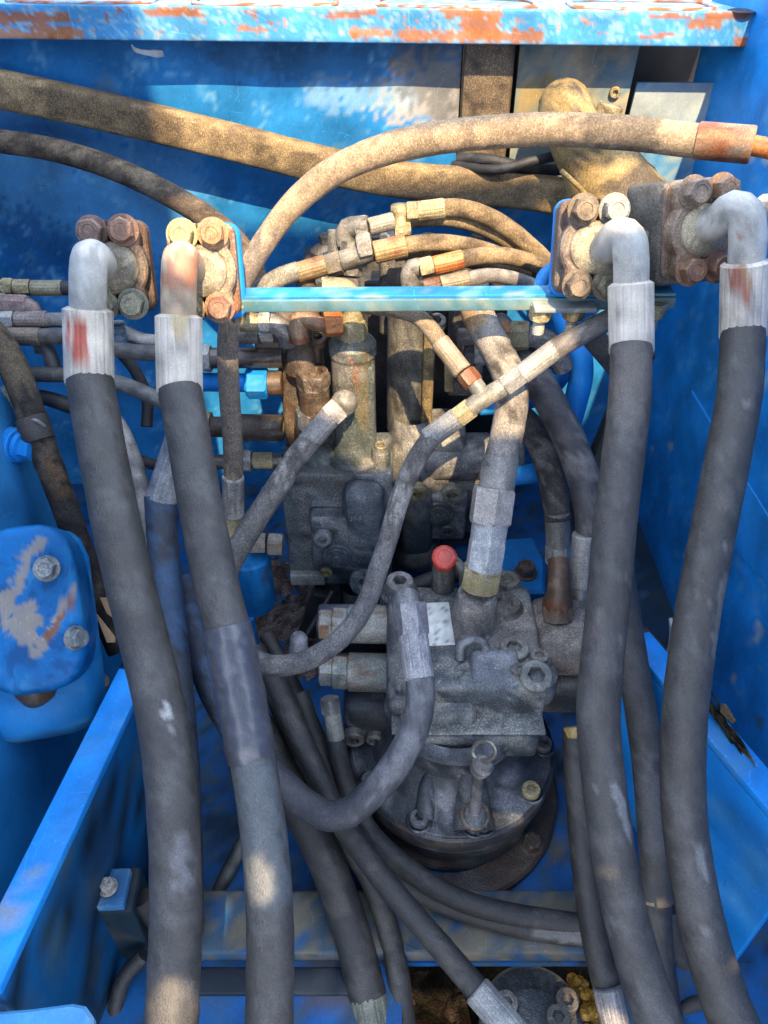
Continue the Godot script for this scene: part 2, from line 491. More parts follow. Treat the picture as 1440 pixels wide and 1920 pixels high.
func panels() -> void:
	var y0 = CAM.y - 0.172
	var dust = "9a8f7c"
	# rear wall
	var wk = marked(skin("2a7cbc", "5f9cc4", 0.14, "2372b0", 0.15), [mark([760, 172, -1.3], 0.05, "b8ad98", 0.75, [860, 180, -1.3]), mark([600, 175, -1.3], 0.025, "8fb4cc", 0.5, [760, 178, -1.3]), mark([820, 120, -1.3], 0.07, "5f6468", 0.6),
		mark([440, 100, -1.3], 0.03, "2a4f6d", 0.5, [700, 130, -1.3]), mark([620, 340, -1.3], 0.05, "5f93b8", 0.5), mark([40, 250, -1.3], 0.05, "5f95bc", 0.5, [330, 330, -1.3]), mark([40, 350, -1.3], 0.08, "5590b8", 0.55, [330, 420, -1.3]),
		mark([210, 170, -1.3], 0.02, "5c7688", 0.6, [215, 210, -1.3]), mark([960, 400, -1.3], 0.01, "8fb0c4", 0.7), mark([1025, 455, -1.3], 0.008, "b9d0dc", 0.9), mark([60, 480, -1.3], 0.08, "0d4785", 0.5)])
	thing("rear_panel", "large blue painted rear wall panel behind the hoses, dusty along its top", "panel", Vector3(-0.3, CAM.y - 1.02, -1.3))
	begin(wk)
	sheet(Vector3(-0.8, y0, -1.3), Vector3(0.112, y0, -1.3), Vector3(-0.8, CAM.y - 1.02, -1.3), Vector3(0.112, CAM.y - 1.02, -1.3), 0.006, 0.0065, 0.004)
	part("panel_sheet", "paint")
	begin(wk)
	sheet(Vector3(0.112, CAM.y - 0.43, -1.3), Vector3(0.5, CAM.y - 0.43, -1.3), Vector3(0.112, CAM.y - 1.02, -1.3), Vector3(0.5, CAM.y - 1.02, -1.3), 0.006, 0.014, 0.003)
	part("panel_sheet", "paint")
	thing("panel_post", "dusty brown upright post behind the big arched hose, below the rusty edge", "post", Vector3(0.15, CAM.y - 0.43, -1.29))
	begin(skin("6b5c4c", "8a795f", 0.5, "4c4036", 0.3))
	rbox(Vector3(0.151, CAM.y - 0.30, -1.292), Basis.IDENTITY, Vector3(0.072, 0.26, 0.03), 0.004, 0.012)
	part("post_face", "cast")
	thing("filler_panel", "grey-dusty flat panel between the brown post and the dark slot", "panel", Vector3(0.28, CAM.y - 0.43, -1.3))
	begin(marked(skin("6f8890", "a09a84", 0.6, "7d8a88", 0.3), [mark([1000, 172, -1.3], 0.03, "a89468", 0.8, [1060, 180, -1.3])]))
	sheet(Vector3(0.195, y0, -1.298), Vector3(0.368, y0, -1.298), Vector3(0.195, CAM.y - 0.43, -1.298), Vector3(0.355, CAM.y - 0.43, -1.298), 0.006, 0.01, 0.003)
	part("panel_sheet", "paint")
	begin(skin("9a8a66")); sg += 1
	socket([1152, 172, -1.292], Vector3(0, 0, 1), 0.008, SK.zinc)
	thing("corner_panel", "narrow blue corner panel below the black rectangular opening", "panel", Vector3(0.42, CAM.y - 0.43, -1.3))
	begin(marked(skin("5f94b8", "94a4a8", 0.45, "4a88b8", 0.2), [mark([1200, 200, -1.3], 0.03, "a8aca4", 0.7, [1290, 190, -1.3])]))
	sheet(Vector3(0.374, CAM.y - 0.262, -1.302), Vector3(0.487, CAM.y - 0.262, -1.302), Vector3(0.36, CAM.y - 0.43, -1.302), Vector3(0.487, CAM.y - 0.43, -1.302), 0.006, 0.01)
	part("panel_sheet", "paint")
	begin(SK.dark)
	sheet(Vector3(0.1, y0, -1.42), Vector3(0.52, y0, -1.42), Vector3(0.1, CAM.y - 0.45, -1.42), Vector3(0.52, CAM.y - 0.45, -1.42), 0.006, 0.05)
	part("inner_backing", "paint")
	# scrap on the wall
	thing("plastic_scrap", "small curled scrap of white plastic stuck on the shaded blue wall", "scrap", [282, 97, -1.295])
	begin(skin("dfe4e6"))
	tube(pts([[247, 84, -1.291], [252, 92, -1.293], [262, 97, -1.294], [285, 101, -1.294], [306, 100, -1.292]]), [0.0015, 0.004, 0.005, 0.006, 0.0045], 10, 0.003, 0.0, true, Vector3(1, 0.35, 2.0))
	part("scrap_strip", "plastic")
	# top crossmember
	var tilt = Basis(Vector3(0, 0, 1), deg_to_rad(-0.55))
	var rust = "a5683f"
	var rk = skin("4d9bd0", "86b6d0", 0.3, "b0845c", 0.04, [], 2.6)
	var zf = -1.238
	for q in [[0, 35, 120, 30, 0.010, rust], [0, 62, 130, 68, 0.008, "b88458"], [60, 52, 150, 64, 0.009, "b0744a"], [270, 22, 380, 26, 0.006, rust], [300, 18, 370, 20, 0.005, rust], [620, 30, 700, 22, 0.007, rust], [660, 60, 730, 64, 0.008, "b88458"], [880, 35, 920, 62, 0.022, "a8693c"], [760, 66, 1010, 70, 0.011, "b0744a"], [830, 20, 930, 30, 0.010, "b0744a"], [1220, 30, 1290, 32, 0.005, rust], [1300, 45, 1350, 40, 0.010, "a87048"], [1385, 80, 1410, 82, 0.010, rust], [1200, 70, 1260, 66, 0.004, rust], [1330, 28, 1400, 30, 0.006, rust], [198, 26, 202, 42, 0.003, rust], [450, 52, 500, 56, 0.004, "b07a50"]]:
		rk.m.append(mark([q[0], q[1], zf], q[4] * 0.75, q[5], 0.9, [q[2], q[3], zf]))
	for i in 46:
		var h = fmod(i * 0.618034, 1.0); var v = fmod(i * 0.414214 + 0.2, 1.0)
		rk.m.append(mark([h * 1410, 16 + v * 60, zf], 0.0015 + 0.0022 * fmod(i * 0.73, 1.0), rust if i % 3 else "b4794f", 0.85))
	thing("top_crossmember", "sky-blue steel edge beam across the top, blistered with rust", "beam", Vector3(0, CAM.y - 0.2, -1.24))
	begin(rk)
	rbox(Vector3(-0.155, CAM.y - 0.180, zf - 0.004), tilt, Vector3(1.31, 0.042, 0.008), 0.003, 0.0036)
	part("front_flange", "paint")
	var tk = skin("5a9dc6", "b4c4c8", 0.4, "a86a48", 0.16, [], 2.0)
	begin(tk)
	rbox(Vector3(-0.15, CAM.y - 0.164, zf - 0.19), tilt, Vector3(1.31, 0.006, 0.37), 0.002, 0.012)
	part("top_plate", "paint")
	for q in [[500, 0.115], [855, 0.128], [1200, 0.115], [160, 0.115]]:
		begin(skin("8fb0c4", "b8c6cb", 0.4, "a5603c", 0.55, [], 2.0))
		var c = P(q[0], 14, zf - 0.05); c.y = CAM.y - 0.1605 - c.x * 0.0096
		var ring = PackedVector3Array()
		for j in 33:
			var th = TAU * j / 32.0
			ring.append(c + tilt * Vector3(signf(cos(th)) * pow(absf(cos(th)), 0.35) * q[1] * 0.85, 0, signf(sin(th)) * pow(absf(sin(th)), 0.5) * 0.045))
		tube(ring, 0.0035, 8, 0.01, 0.0, false)
		part("pressed_rim", "paint")
	begin(SK.dark)
	var oc = P(1392, 24, zf - 0.01); oc.y = CAM.y - 0.1608 - oc.x * 0.0096
	lathe(oc, tilt * Vector3.UP, [[0, 0.02], [0.001, 0.017], [0.001, 0]], 24)
	part("drain_hole", "paint")
	# right side panel, rounded into the rear wall
	thing("right_side_panel", "tall glossy blue side panel on the right with a rounded corner fold", "panel", Vector3(0.5, CAM.y - 0.9, -0.7))
	var sp = marked(SK.bluec, [mark([1300, 130, -1.2], 0.035, "7fb0d4", 0.55, [1250, 330, -1.25]), mark([1400, 180, -1.0], 0.03, "4f9fdc", 0.5, [1420, 330, -0.95]), mark([1250, 560, -1.2], 0.02, "3f92d8", 0.5, [1215, 800, -1.25]), mark([1340, 235, -1.15], 0.03, "6aa8d4", 0.5, [1325, 330, -1.15]), mark([1420, 295, -0.9], 0.006, "a8cfe8", 0.7), mark([1300, 600, -1.0], 0.008, "4f9fd8", 0.7), mark([1330, 730, -1.0], 0.004, "8fc0e0", 0.8), mark([1390, 1130, -0.7], 0.008, "5aa5dc", 0.8), mark([1345, 1260, -0.7], 0.006, "6aaee0", 0.8)])  # larger pale marks paint the lit band and highlight by the fold
	var crng = RandomNumberGenerator.new(); crng.seed = 4
	for i in 44:
		var q = Vector3(0.5, CAM.y - crng.randf_range(0.3, 0.95), crng.randf_range(-1.2, -0.35))
		sp.m.append(mark(q, crng.randf_range(0.004, 0.009), ["7fb4d8", "5f9ccc", "a8c0c8", "4a6a80"][i % 4], 0.8, q + Vector3(0, crng.randf_range(-0.02, 0.0), crng.randf_range(-0.01, 0.01))))
	begin(sp)
	var prof = [Vector2(0.474, -1.35), Vector2(0.479, -1.32), Vector2(0.485, -1.30), Vector2(0.494, -1.26), Vector2(0.499, -1.2), Vector2(0.501, -1.15), Vector2(0.501, -1.05), Vector2(0.500, -0.9), Vector2(0.5, -0.7), Vector2(0.5, -0.5), Vector2(0.5, -0.3), Vector2(0.5, 0.15)]
	var fine = [prof[0]]
	for i in prof.size() - 1:
		var n = maxi(1, int(prof[i].distance_to(prof[i + 1]) / 0.011))
		for k in n: fine.append(prof[i].lerp(prof[i + 1], float(k + 1) / n))
	for off in [0.0, 0.006]:
		var rows = []
		for i in 91:
			var row = PackedVector3Array()
			for q in fine: row.append(Vector3(q.x + off, lerpf(CAM.y - 0.12, CAM.y - 1.022, i / 90.0) , q.y))
			rows.append(row)
		sg += 1; grid(rows, sg, false, off == 0.0)
	part("panel_sheet", "paint")
	begin(sp)   # pressed stiffening step low on the panel
	plate([[1258, 800, 1.36], [1300, 730, 1.28], [1445, 1010, 0.985], [1445, 1130, 0.985], [1330, 1010, 1.16], [1250, 860, 1.36]].map(func(q): var g = P(q[0], q[1], q[2]); return Vector3(0.4985, g.y, g.z)), 0.006, 0.003)
	part("stiffening_panel", "paint")
	# left side wall
	thing("left_side_panel", "shaded blue side wall at the far left behind the small fittings", "panel", Vector3(-0.66, CAM.y - 0.9, -0.7))
	begin(SK.blue)
	sheet(Vector3(-0.66, CAM.y + 0.1, 0.3), Vector3(-0.66, CAM.y + 0.1, -1.3), Vector3(-0.66, CAM.y - 1.02, 0.3), Vector3(-0.66, CAM.y - 1.02, -1.3), 0.006, 0.03)
	part("panel_sheet", "paint")
	# floor
	thing("bay_floor", "oil-stained blue floor plate of the bay around the swing motor", "floor plate", Vector3(0, CAM.y - 1.02, -0.6))
	var fk = marked(skin("185a98", "3c5566", 0.4, "1c3a58", 0.2, [], 1.6), [mark(D(1040, 1600, 1.02), 0.02, "6b6448", 0.8), mark(D(1215, 1010, 1.02), 0.06, "26323a", 0.85, D(1260, 1240, 1.02)), mark(D(1050, 1440, 1.02), 0.018, "16181a", 0.9), mark(D(1030, 1540, 1.02), 0.012, "16181a", 0.8), mark(D(1000, 1690, 1.02), 0.012, "15181c", 0.9), mark(D(400, 1560, 1.02), 0.02, "1d2833", 0.8), mark(D(600, 1800, 1.02), 0.03, "5d5138", 0.7, D(640, 1880, 1.02)), mark(D(560, 1730, 1.02), 0.015, "1d2225", 0.9, D(600, 1770, 1.02)), mark(D(800, 1720, 1.02), 0.03, "7a4a30", 0.6, D(920, 1690, 1.02))])  # base blue darkened for the bay's shade; marks are oil and dirt
	var fy = CAM.y - 1.02
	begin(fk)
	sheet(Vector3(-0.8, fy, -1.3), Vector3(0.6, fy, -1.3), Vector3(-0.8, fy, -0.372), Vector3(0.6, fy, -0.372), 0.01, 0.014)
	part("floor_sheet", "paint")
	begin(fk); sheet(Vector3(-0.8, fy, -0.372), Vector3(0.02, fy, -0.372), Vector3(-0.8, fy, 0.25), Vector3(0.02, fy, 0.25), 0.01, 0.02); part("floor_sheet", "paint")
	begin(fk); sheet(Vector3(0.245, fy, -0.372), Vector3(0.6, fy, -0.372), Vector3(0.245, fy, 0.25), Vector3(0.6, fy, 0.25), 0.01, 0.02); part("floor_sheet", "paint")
	begin(skin("3f5566", "6f6a5c", 0.6, "28527a", 0.2))
	rbox(Vector3(-0.005, fy + 0.016, -0.412), Basis.IDENTITY, Vector3(0.53, 0.03, 0.075), 0.005, 0.012)
	part("cross_rib", "paint")
	begin(skin("1d2833", "3d4043", 0.4))
	rbox(Vector3(-0.13, fy + 0.008, -0.352), Basis.IDENTITY, Vector3(0.25, 0.015, 0.03), 0.004, 0.015)
	part("cross_rib", "paint")
	# dirt on the floor seen past the valve block
	begin(skin("6b5f5c", "8f8078", 0.5, "4a3f3c", 0.35, [], 2.0))
	var rows = []
	for i in 40:
		var row = PackedVector3Array()
		for j in 50:
			var x = lerpf(-0.3, 0.08, j / 49.0); var z = lerpf(-1.1, -0.76, i / 39.0)
			var e = clampf(1.0 - maxf(absf(j / 24.5 - 1.0), absf(i / 19.5 - 1.0)), 0, 0.35) / 0.35
			var p = Vector3(x, 0, z)
			row.append(Vector3(x, fy - 0.004 + e * (0.03 + 0.03 * nz.get_noise_3dv(p * 14.0) + 0.014 * nz.get_noise_3dv(p * 60.0)), z))
		rows.append(row)
	thing("soil_heap", "brown crumbly soil lying behind and below the grey valve block", "soil", Vector3(-0.1, fy, -0.93))
	grid(rows, 0, false, true)
	part("soil", "soil")
	# dark pan under the floor opening
	thing("lower_pan", "dark earthy pan seen down through the floor opening at the bottom", "pan", Vector3(0.13, fy - 0.25, -0.2))
	begin(skin("1c1a18", "332d28", 0.4))
	sheet(Vector3(-0.1, fy - 0.25, -0.5), Vector3(0.4, fy - 0.25, -0.5), Vector3(-0.1, fy - 0.25, 0.3), Vector3(0.4, fy - 0.25, 0.3), 0.01, 0.03, 0.01)
	part("pan_sheet", "soil")
	# rails
	for s in [0, 1]:
		var a: Vector3; var b: Vector3; var w: float
		if s == 0:
			thing("left_frame_rail", "long blue box rail running down the left from behind the leftmost hose", "rail", [170, 1450, 0.84])
			a = D(250, 1255, 0.74); b = D(-40, 1850, 0.74); w = 0.036
		else:
			thing("right_frame_rail", "blue box rail running down the right between and beside the right hoses", "rail", [1330, 1370, 0.86])
			a = D(1196, 1190, 0.74); b = D(1540, 1595, 0.74); w = 0.034
		var dir = (b - a).normalized(); var side = dir.cross(Vector3.UP).normalized()
		if s == 0: side = -side
		# top flange and web
		var L = a.distance_to(b)
		var bs = Basis(side, Vector3.UP, side.cross(Vector3.UP))
		begin(marked(SK.bluec, [mark([0, 1765, 0.72], 0.016, "8f9088", 0.8, [12, 1725, 0.72]), mark([60, 1640, 0.74], 0.012, "8fa8b4", 0.7), mark([165, 1400, 0.86], 0.02, "3a86c0", 0.7, [150, 1440, 0.86])] if s == 0 else [mark([1390, 1440, 0.83], 0.015, "5aa5dc", 0.6, [1340, 1370, 0.86])]))
		rbox((a + b) * 0.5 - Vector3.UP * 0.006, bs, Vector3(w, 0.012, L), 0.002, 0.012)
		part("top_flange", "paint")
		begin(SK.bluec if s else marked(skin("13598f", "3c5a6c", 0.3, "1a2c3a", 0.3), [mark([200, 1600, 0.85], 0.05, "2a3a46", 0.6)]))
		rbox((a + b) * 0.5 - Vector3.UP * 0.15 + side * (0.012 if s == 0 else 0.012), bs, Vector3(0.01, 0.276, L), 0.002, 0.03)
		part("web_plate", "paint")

# unseen sheet added behind the viewer: outline and holes shaped to shade the bay
func hood_solid(x: float, y: float) -> bool:
	for h in HOLES:
		if Vector2((x - h[0]) / h[2], (y - h[1]) / h[3]).length() < 1.0: return false
	if y < 1.13: return true
	if x > 0.45 and y < 1.36 or x > 0.5 and y < 1.44: return true
	if y > (1.67 if x < 0.55 else 1.77) and y < 1.815 and x > -0.1: return true
	var edge = -0.01
	if y < 1.32: edge = lerpf(0.23, 0.03, smoothstep(1.12, 1.32, y))
	return x < edge

# where the sun's ray to a point of the place crosses the added blocker: [x, y, half width, half height]
func gap(p: Vector3, rx: float, ry: float) -> Array:
	var q = p + SUN * ((0.6 - p.z) / SUN.z)
	return [q.x, q.y - CAM.y, rx, ry]

func hood() -> void:
	HOLES = [gap(P(486, 1645, 0.715), 0.014, 0.036), gap(P(326, 1905, 0.67), 0.022, 0.05), gap(D(962, 1532, 0.905), 0.032, 0.009), gap(P(1229, 1694, 0.88), 0.03, 0.007), gap(D(1102, 1885, 1.07), 0.022, 0.05)]
	thing("open_hood", "raised blue engine hood standing behind the viewer", "hood", Vector3(0.2, CAM.y, 0.6))
	begin(SK.blue)
	var s = 0.008
	var o = Vector3(0, CAM.y, 0.6)
	for j in 312:
		var y = 0.04 + j * s
		var x0 = -1.0
		for i in 187:
			var x = -0.55 + i * s
			var on = i < 186 and hood_solid(x + s / 2, y + s / 2)
			if on and x0 < -0.9: x0 = x
			elif not on and x0 > -0.9:
				for zz in [0.0, 0.006]:
					grid([PackedVector3Array([o + Vector3(x0, y, zz), o + Vector3(x, y, zz)]), PackedVector3Array([o + Vector3(x0, y + s, zz), o + Vector3(x, y + s, zz)])], 0, false, zz == 0.0)
				x0 = -1.0
	part("hood_sheet", "paint")

var HOLES = []

func rear_pipes() -> void:
	# flat tan pipe on the rear wall
	thing("flat_tan_pipe", "wide flattened sand-coloured pipe slanting across the blue rear wall", "pipe", [600, 305, -1.24])
	begin(marked(SK.tan, [mark([120, 175, -1.24], 0.04, "54493b", 0.6, [300, 235, -1.24]), mark([500, 300, -1.24], 0.03, "4c473e", 0.6, [560, 310, -1.24])]))  # both dark marks paint shadows cast across the pipe
	tube(pts([[-60, 156, -1.235], [80, 184, -1.24], [240, 220, -1.24], [450, 270, -1.24], [600, 308, -1.24], [750, 337, -1.235], [900, 350, -1.225], [1010, 362, -1.21], [1120, 380, -1.19]]), 1.0, 32, 0.012, 0.02, true, Vector3(0.0255, 0.016, 4.0))
	part("pipe_body", "dusty_rubber")
	# big dusty elbow
	thing("intake_elbow", "fat dust-caked elbow duct at the upper right, strapped near its top", "duct", [1110, 320, -1.15])
	begin(marked(skin("9a8458", "b59c6e", 0.55, "5d5549", 0.25), [mark([1190, 370, -1.1], 0.045, "55504a", 0.75), mark([1200, 330, -1.1], 0.03, "6a6156", 0.6)]))  # dark marks paint a round cast shadow on the duct's right
	tube(pts([[1075, 250, -1.31], [1062, 215, -1.27], [1058, 200, -1.225], [1066, 222, -1.185], [1085, 262, -1.17], [1122, 320, -1.16], [1162, 380, -1.14], [1200, 450, -1.12]]), [0.03, 0.034, 0.036, 0.037, 0.042, 0.056, 0.064, 0.066], 36, 0.01, 0.05)
	part("duct_body", "dusty_rubber")
	begin(skin("8f7a50", "a58f62", 0.5))
	tube(pts([[1052, 320, -1.10], [1085, 350, -1.085], [1115, 385, -1.075], [1142, 405, -1.07]]), 0.0035, 8, 0.008)
	part("seam", "dusty_rubber")
	begin(SK.zinc)
	rbox(P(1142, 207, -1.17), Basis(Vector3(0, 0, 1), -0.25), Vector3(0.034, 0.016, 0.014), 0.003, 0.01)
	part("clamp_block", "metal")
	# black cable behind the arch
	hose("black_cable", "thin black cable looping behind the arched hose near the tan elbow", [[860, 296, -1.25], [920, 300, -1.22], [1000, 318, -1.22], [1060, 318, -1.24]], 0.008, SK.dark)
	hose("black_cable", "second black cable sagging under the arch between post and elbow", [[850, 310, -1.25], [930, 318, -1.20], [1010, 300, -1.20], [1050, 290, -1.22]], 0.007, SK.dark)
	# hose crossing the wall from the left edge
	hose("brown_hose", "dusty brown hose curving down from the upper left edge across the blue wall", [[-50, 258, 1.12], [0, 265, 1.11], [100, 281, 1.10], [200, 311, 1.09], [300, 356, 1.07], [385, 406, 1.05], [440, 452, 1.04], [475, 510, 1.04], [490, 580, 1.06]], 0.0158, marked(skin("6f6150", "857560", 0.5, "54493e", 0.3), [mark([350, 385, 1.07], 0.05, "5c5148", 0.5)]), "", "dusty_rubber")
	# arch
	hose("arched_hose", "thick sand-dusted hose arching high over the valves to the right edge", [[438, 905, 1.03], [436, 820, 0.99], [429, 720, 0.955], [428, 630, 0.93], [440, 560, 0.93], [468, 500, 0.935], [505, 440, 0.94], [555, 378, 0.94], [625, 322, 0.935], [710, 284, 0.93], [800, 262, 0.925], [920, 248, 0.91], [1050, 243, 0.89], [1180, 250, 0.86], [1320, 266, 0.83]], [0.0125, 0.0127, 0.0125, 0.014, 0.0165, 0.0185, 0.0182, 0.0178, 0.0172], marked(SK.arch, [mark([430, 700, 0.95], 0.09, "77716c", 0.8, [436, 820, 0.98]), mark([1180, 250, 0.86], 0.05, "6f675c", 0.7), mark([470, 500, 0.93], 0.04, "77706a", 0.7)]), "", "dusty_rubber", 28)  # two darker marks paint shaded stretches; the lower grey one is dust
	ferrule([1304, 263, 0.833], [1412, 272, 0.815], 0.0185, marked(SK.rusty, [mark([1350, 245, 0.80], 0.015, "9a7a4a", 0.8), mark([1380, 285, 0.8], 0.012, "7d7a70", 0.8)]), "ferrule", 1)
	begin(SK.orange); cyl([1408, 272, 0.815], [1470, 284, 0.80], 0.010); part("end_stub", "metal")
	ferrule([437, 893, 1.02], [438, 965, 1.055], 0.0142, SK.steel)
	hexnut([438, 967, 1.057], [432, 1000, 1.07], 0.0135, SK.zinc)

func flange(c: Vector3, n: Vector3, label: String, plate_skin: Dictionary, bolt_skins: Array, back := 0.02, blue_back := false) -> void:
	thing("split_flange", label, "flange", c, "split flange couplings of the four thick hoses")
	var b = frame(n)
	var W = 0.031; var H = 0.047
	# base block with rounded corners
	var poly = PackedVector2Array()
	for q in [[1, 1, 0], [-1, 1, 90], [-1, -1, 180], [1, -1, 270]]:
		for k in 6:
			var th = deg_to_rad(q[2] + k * 18.0)
			poly.append(Vector2(q[0] * (W - 0.008) + cos(th) * 0.012, q[1] * (H - 0.012) + sin(th) * 0.012))
	begin(plate_skin)
	extrude(poly, c - b.z * back, b, back, 0.002)
	part("base_block", "cast")
	if blue_back:
		begin(SK.bluec)
		var big = PackedVector2Array()
		for p in poly: big.append(p * 1.06 + Vector2(0.002, -0.002))
		extrude(big, c - b.z * (back + 0.012), b, 0.0115, 0.002)
		part("weld_plate", "paint")
	# split clamp halves
	for s in [-1.0, 1.0]:
		var h = PackedVector2Array()
		h.append(Vector2(0.0015, H)); h.append(Vector2(0.022, H)); h.append(Vector2(0.028, H * 0.88)); h.append(Vector2(0.029, H * 0.62))
		for k in 7:
			var th = deg_to_rad(36 - k * 12.0); h.append(Vector2(cos(th) * 0.036 - 0.001, sin(th) * 0.036))
		h.append(Vector2(0.029, -H * 0.62)); h.append(Vector2(0.028, -H * 0.88)); h.append(Vector2(0.022, -H)); h.append(Vector2(0.0015, -H)); h.append(Vector2(0.0015, -0.0245))
		for k in 11:
			var th = deg_to_rad(-84 + k * 16.8); h.append(Vector2(maxf(cos(th) * 0.0246, 0.0015), sin(th) * 0.0246))
		h.append(Vector2(0.0015, 0.0245))
		var m = PackedVector2Array()
		for p in h: m.append(Vector2(p.x * s, p.y))
		begin(plate_skin)
		extrude(m, c + b.z * 0.0003, b, 0.017, 0.0022)
		part("clamp_half", "cast")
	begin(skin("a89e88", "c4b898", 0.5, "8a8272", 0.3))
	lathe(c, n, [[0.002, 0], [0.002, 0.0262], [0.0165, 0.0262], [0.019, 0.025], [0.0215, 0.021], [0.0235, 0.0155], [0.0235, 0]], 32)
	part("pipe_collar", "metal")
	var i = 0
	for v in [1.0, -1.0]:
		for u in [-1.0, 1.0]:
			bolt(c + b.x * u * 0.0155 + b.y * v * 0.0365 + b.z * 0.0172, n, 0.0128, bolt_skins[i % bolt_skins.size()], null, "bolt", 0.2 + i * 0.35)
			i += 1

func big_hoses() -> void:
	var redm = "b8553a"
	# couplings
	var k1 = skin("7a6352", "94806c", 0.5, "6b5040", 0.3); var k2 = skin("a8947a", "c4ae8e", 0.5, "9a6a48", 0.25)
	var c1 = P(219, 502, 0.83); var n1 = Vector3(0.10, 0.36, 0.92).normalized()
	flange(c1, n1, "rust-brown split flange coupling farthest left, in shade", k1, [skin("7a6055", "93786a", 0.5), skin("86644f", "9c7a66", 0.5), skin("8d8a78", "a5a28c", 0.5), skin("9a9a86", "a8a690", 0.5)])
	var c2 = P(382, 508, 0.83); var n2 = Vector3(0.08, 0.36, 0.92).normalized()
	flange(c2, n2, "sunlit yellowish split flange coupling second from left with a blue plate behind", k2, [skin("b0a070", "c0b080", 0.5), skin("a87850", "bb8f66", 0.5), skin("8d8560", "a5986c", 0.5), skin("94604c", "a8846a", 0.5)], 0.02, true)
	var c3 = P(1108, 464, 0.82); var n3 = Vector3(0.0, 0.34, 0.93).normalized()
	flange(c3, n3, "dusty brown split flange coupling third from left at the blue bar's right end", skin("84766a", "aa9c8c", 0.5, "74584a", 0.3), [skin("75644f", "94836a", 0.5), skin("8a8a84", "aaa8a0", 0.5), skin("6d5f4e", "8a7a66", 0.5), skin("77705c", "938b74", 0.5)], 0.02, true)
	var c4 = P(1302, 432, 0.80); var n4 = Vector3(0.22, 0.34, 0.9).normalized()
	flange(c4, n4, "split flange coupling on the thick grey block at the far right", skin("8a7462", "aa9680", 0.5, "80604c", 0.3), [skin("857060", "a08c78", 0.5), skin("94785e", "ae9276", 0.5), skin("8a6852", "a0826a", 0.5), skin("826250", "98786a", 0.5)], 0.004)
	thing("valve_block", "thick grey cast block carrying the far right flange coupling", "block", c4 - n4 * 0.05)
	begin(skin("78776e", "a09a8c", 0.5, "605d56", 0.3))
	rbox(c4 - n4 * 0.042 - Vector3(0, 0.002, 0), frame(n4), Vector3(0.07, 0.102, 0.075), 0.008, 0.015, 0.0008); part("block_body", "cast")
	begin(skin("7a776c", "9a968a", 0.5)); rbox(c4 - n4 * 0.045 - frame(n4).x * 0.0345 - Vector3(0, 0.02, 0), frame(n4), Vector3(0.01, 0.045, 0.05), 0.004, 0.02); part("side_boss", "cast")
	# hoses with their elbow pipes
	var rng = RandomNumberGenerator.new(); rng.seed = 21
	var scuffs = func(path: Array, n: int) -> Array:
		var o = []
		for i in n:
			var k = rng.randi_range(0, path.size() - 2); var t = rng.randf()
			var q = P(lerpf(path[k][0], path[k + 1][0], t), lerpf(path[k][1], path[k + 1][1], t), lerpf(path[k][2], path[k + 1][2], t))
			var off = Vector3(rng.randf_range(-0.9, 0.9), 0.1, 1.0).normalized() * 0.022
			o.append(mark(q + off, rng.randf_range(0.0025, 0.0065), ["8a8884", "7a7468", "2e2d2f", "6f6a62"][i % 4], rng.randf_range(0.3, 0.75), q + off + Vector3(rng.randf_range(-0.006, 0.006), rng.randf_range(-0.05, 0.0), 0)))
		return o
	var g = "four thick black hoses hanging from the flange couplings"
	var ek = skin("b2b2aa", "c6c2b6", 0.45, "9a9890", 0.3)
	var fk = skin("c8bfb0", "d8cebc", 0.5, "a8a298", 0.35)
	var e = Vector3.ZERO
	# 1
	hose("thick_hose", "leftmost thick black hose, its crimp sleeve marked with red-orange paint", [[168, 712, 0.80], [180, 780, 0.795], [200, 890, 0.785], [222, 1000, 0.775], [245, 1100, 0.77], [270, 1200, 0.765], [294, 1300, 0.755], [312, 1400, 0.745], [322, 1500, 0.735], [328, 1600, 0.725], [330, 1700, 0.715], [327, 1800, 0.705], [321, 1930, 0.69], [314, 2050, 0.68]], 0.0235, marked(SK.rub, scuffs.call([[168, 712, 0.80], [180, 780, 0.795], [200, 890, 0.785], [222, 1000, 0.775], [245, 1100, 0.77], [270, 1200, 0.765], [294, 1300, 0.755], [312, 1400, 0.745], [322, 1500, 0.735], [328, 1600, 0.725], [330, 1700, 0.715], [327, 1800, 0.705], [321, 1930, 0.69], [314, 2050, 0.68]], 26) + [mark([314, 1330, 0.73], 0.006, "c8c8c4", 1.0), mark([304, 1290, 0.73], 0.004, "b0b0ac", 1.0), mark([318, 1365, 0.73], 0.004, "8f8f8c", 0.8), mark([345, 1590, 0.70], 0.012, "75757a", 0.7, [348, 1650, 0.70])]), g, "rubber", 32)
	begin(marked(ek, [mark([168, 560, 0.76], 0.02, "8f948c", 0.3)])); tube(pts([c1 + n1 * 0.012 - frame(n1).x * 0.015, [186, 496, 0.80], [177, 485, 0.782], [169, 484, 0.772], [166, 505, 0.766], [165, 540, 0.768], [165, 590, 0.785]]), 0.0178, 28, 0.005); part("elbow_pipe", "pale_metal")
	begin(marked(fk, [mark([146, 618, 0.765], 0.012, "b8503a", 0.95, [146, 655, 0.77]), mark([152, 672, 0.77], 0.007, "b8654a", 0.8)])); lathe(P(164.5, 576, 0.782), P(168, 722, 0.804) - P(164.5, 576, 0.782), [[0, 0.0185], [0.003, 0.0242], [0.074, 0.0242], [0.0785, 0.0228], [0.0785, 0.02]], 72, false, 0, 6, 18); part("crimp_sleeve", "pale_metal")
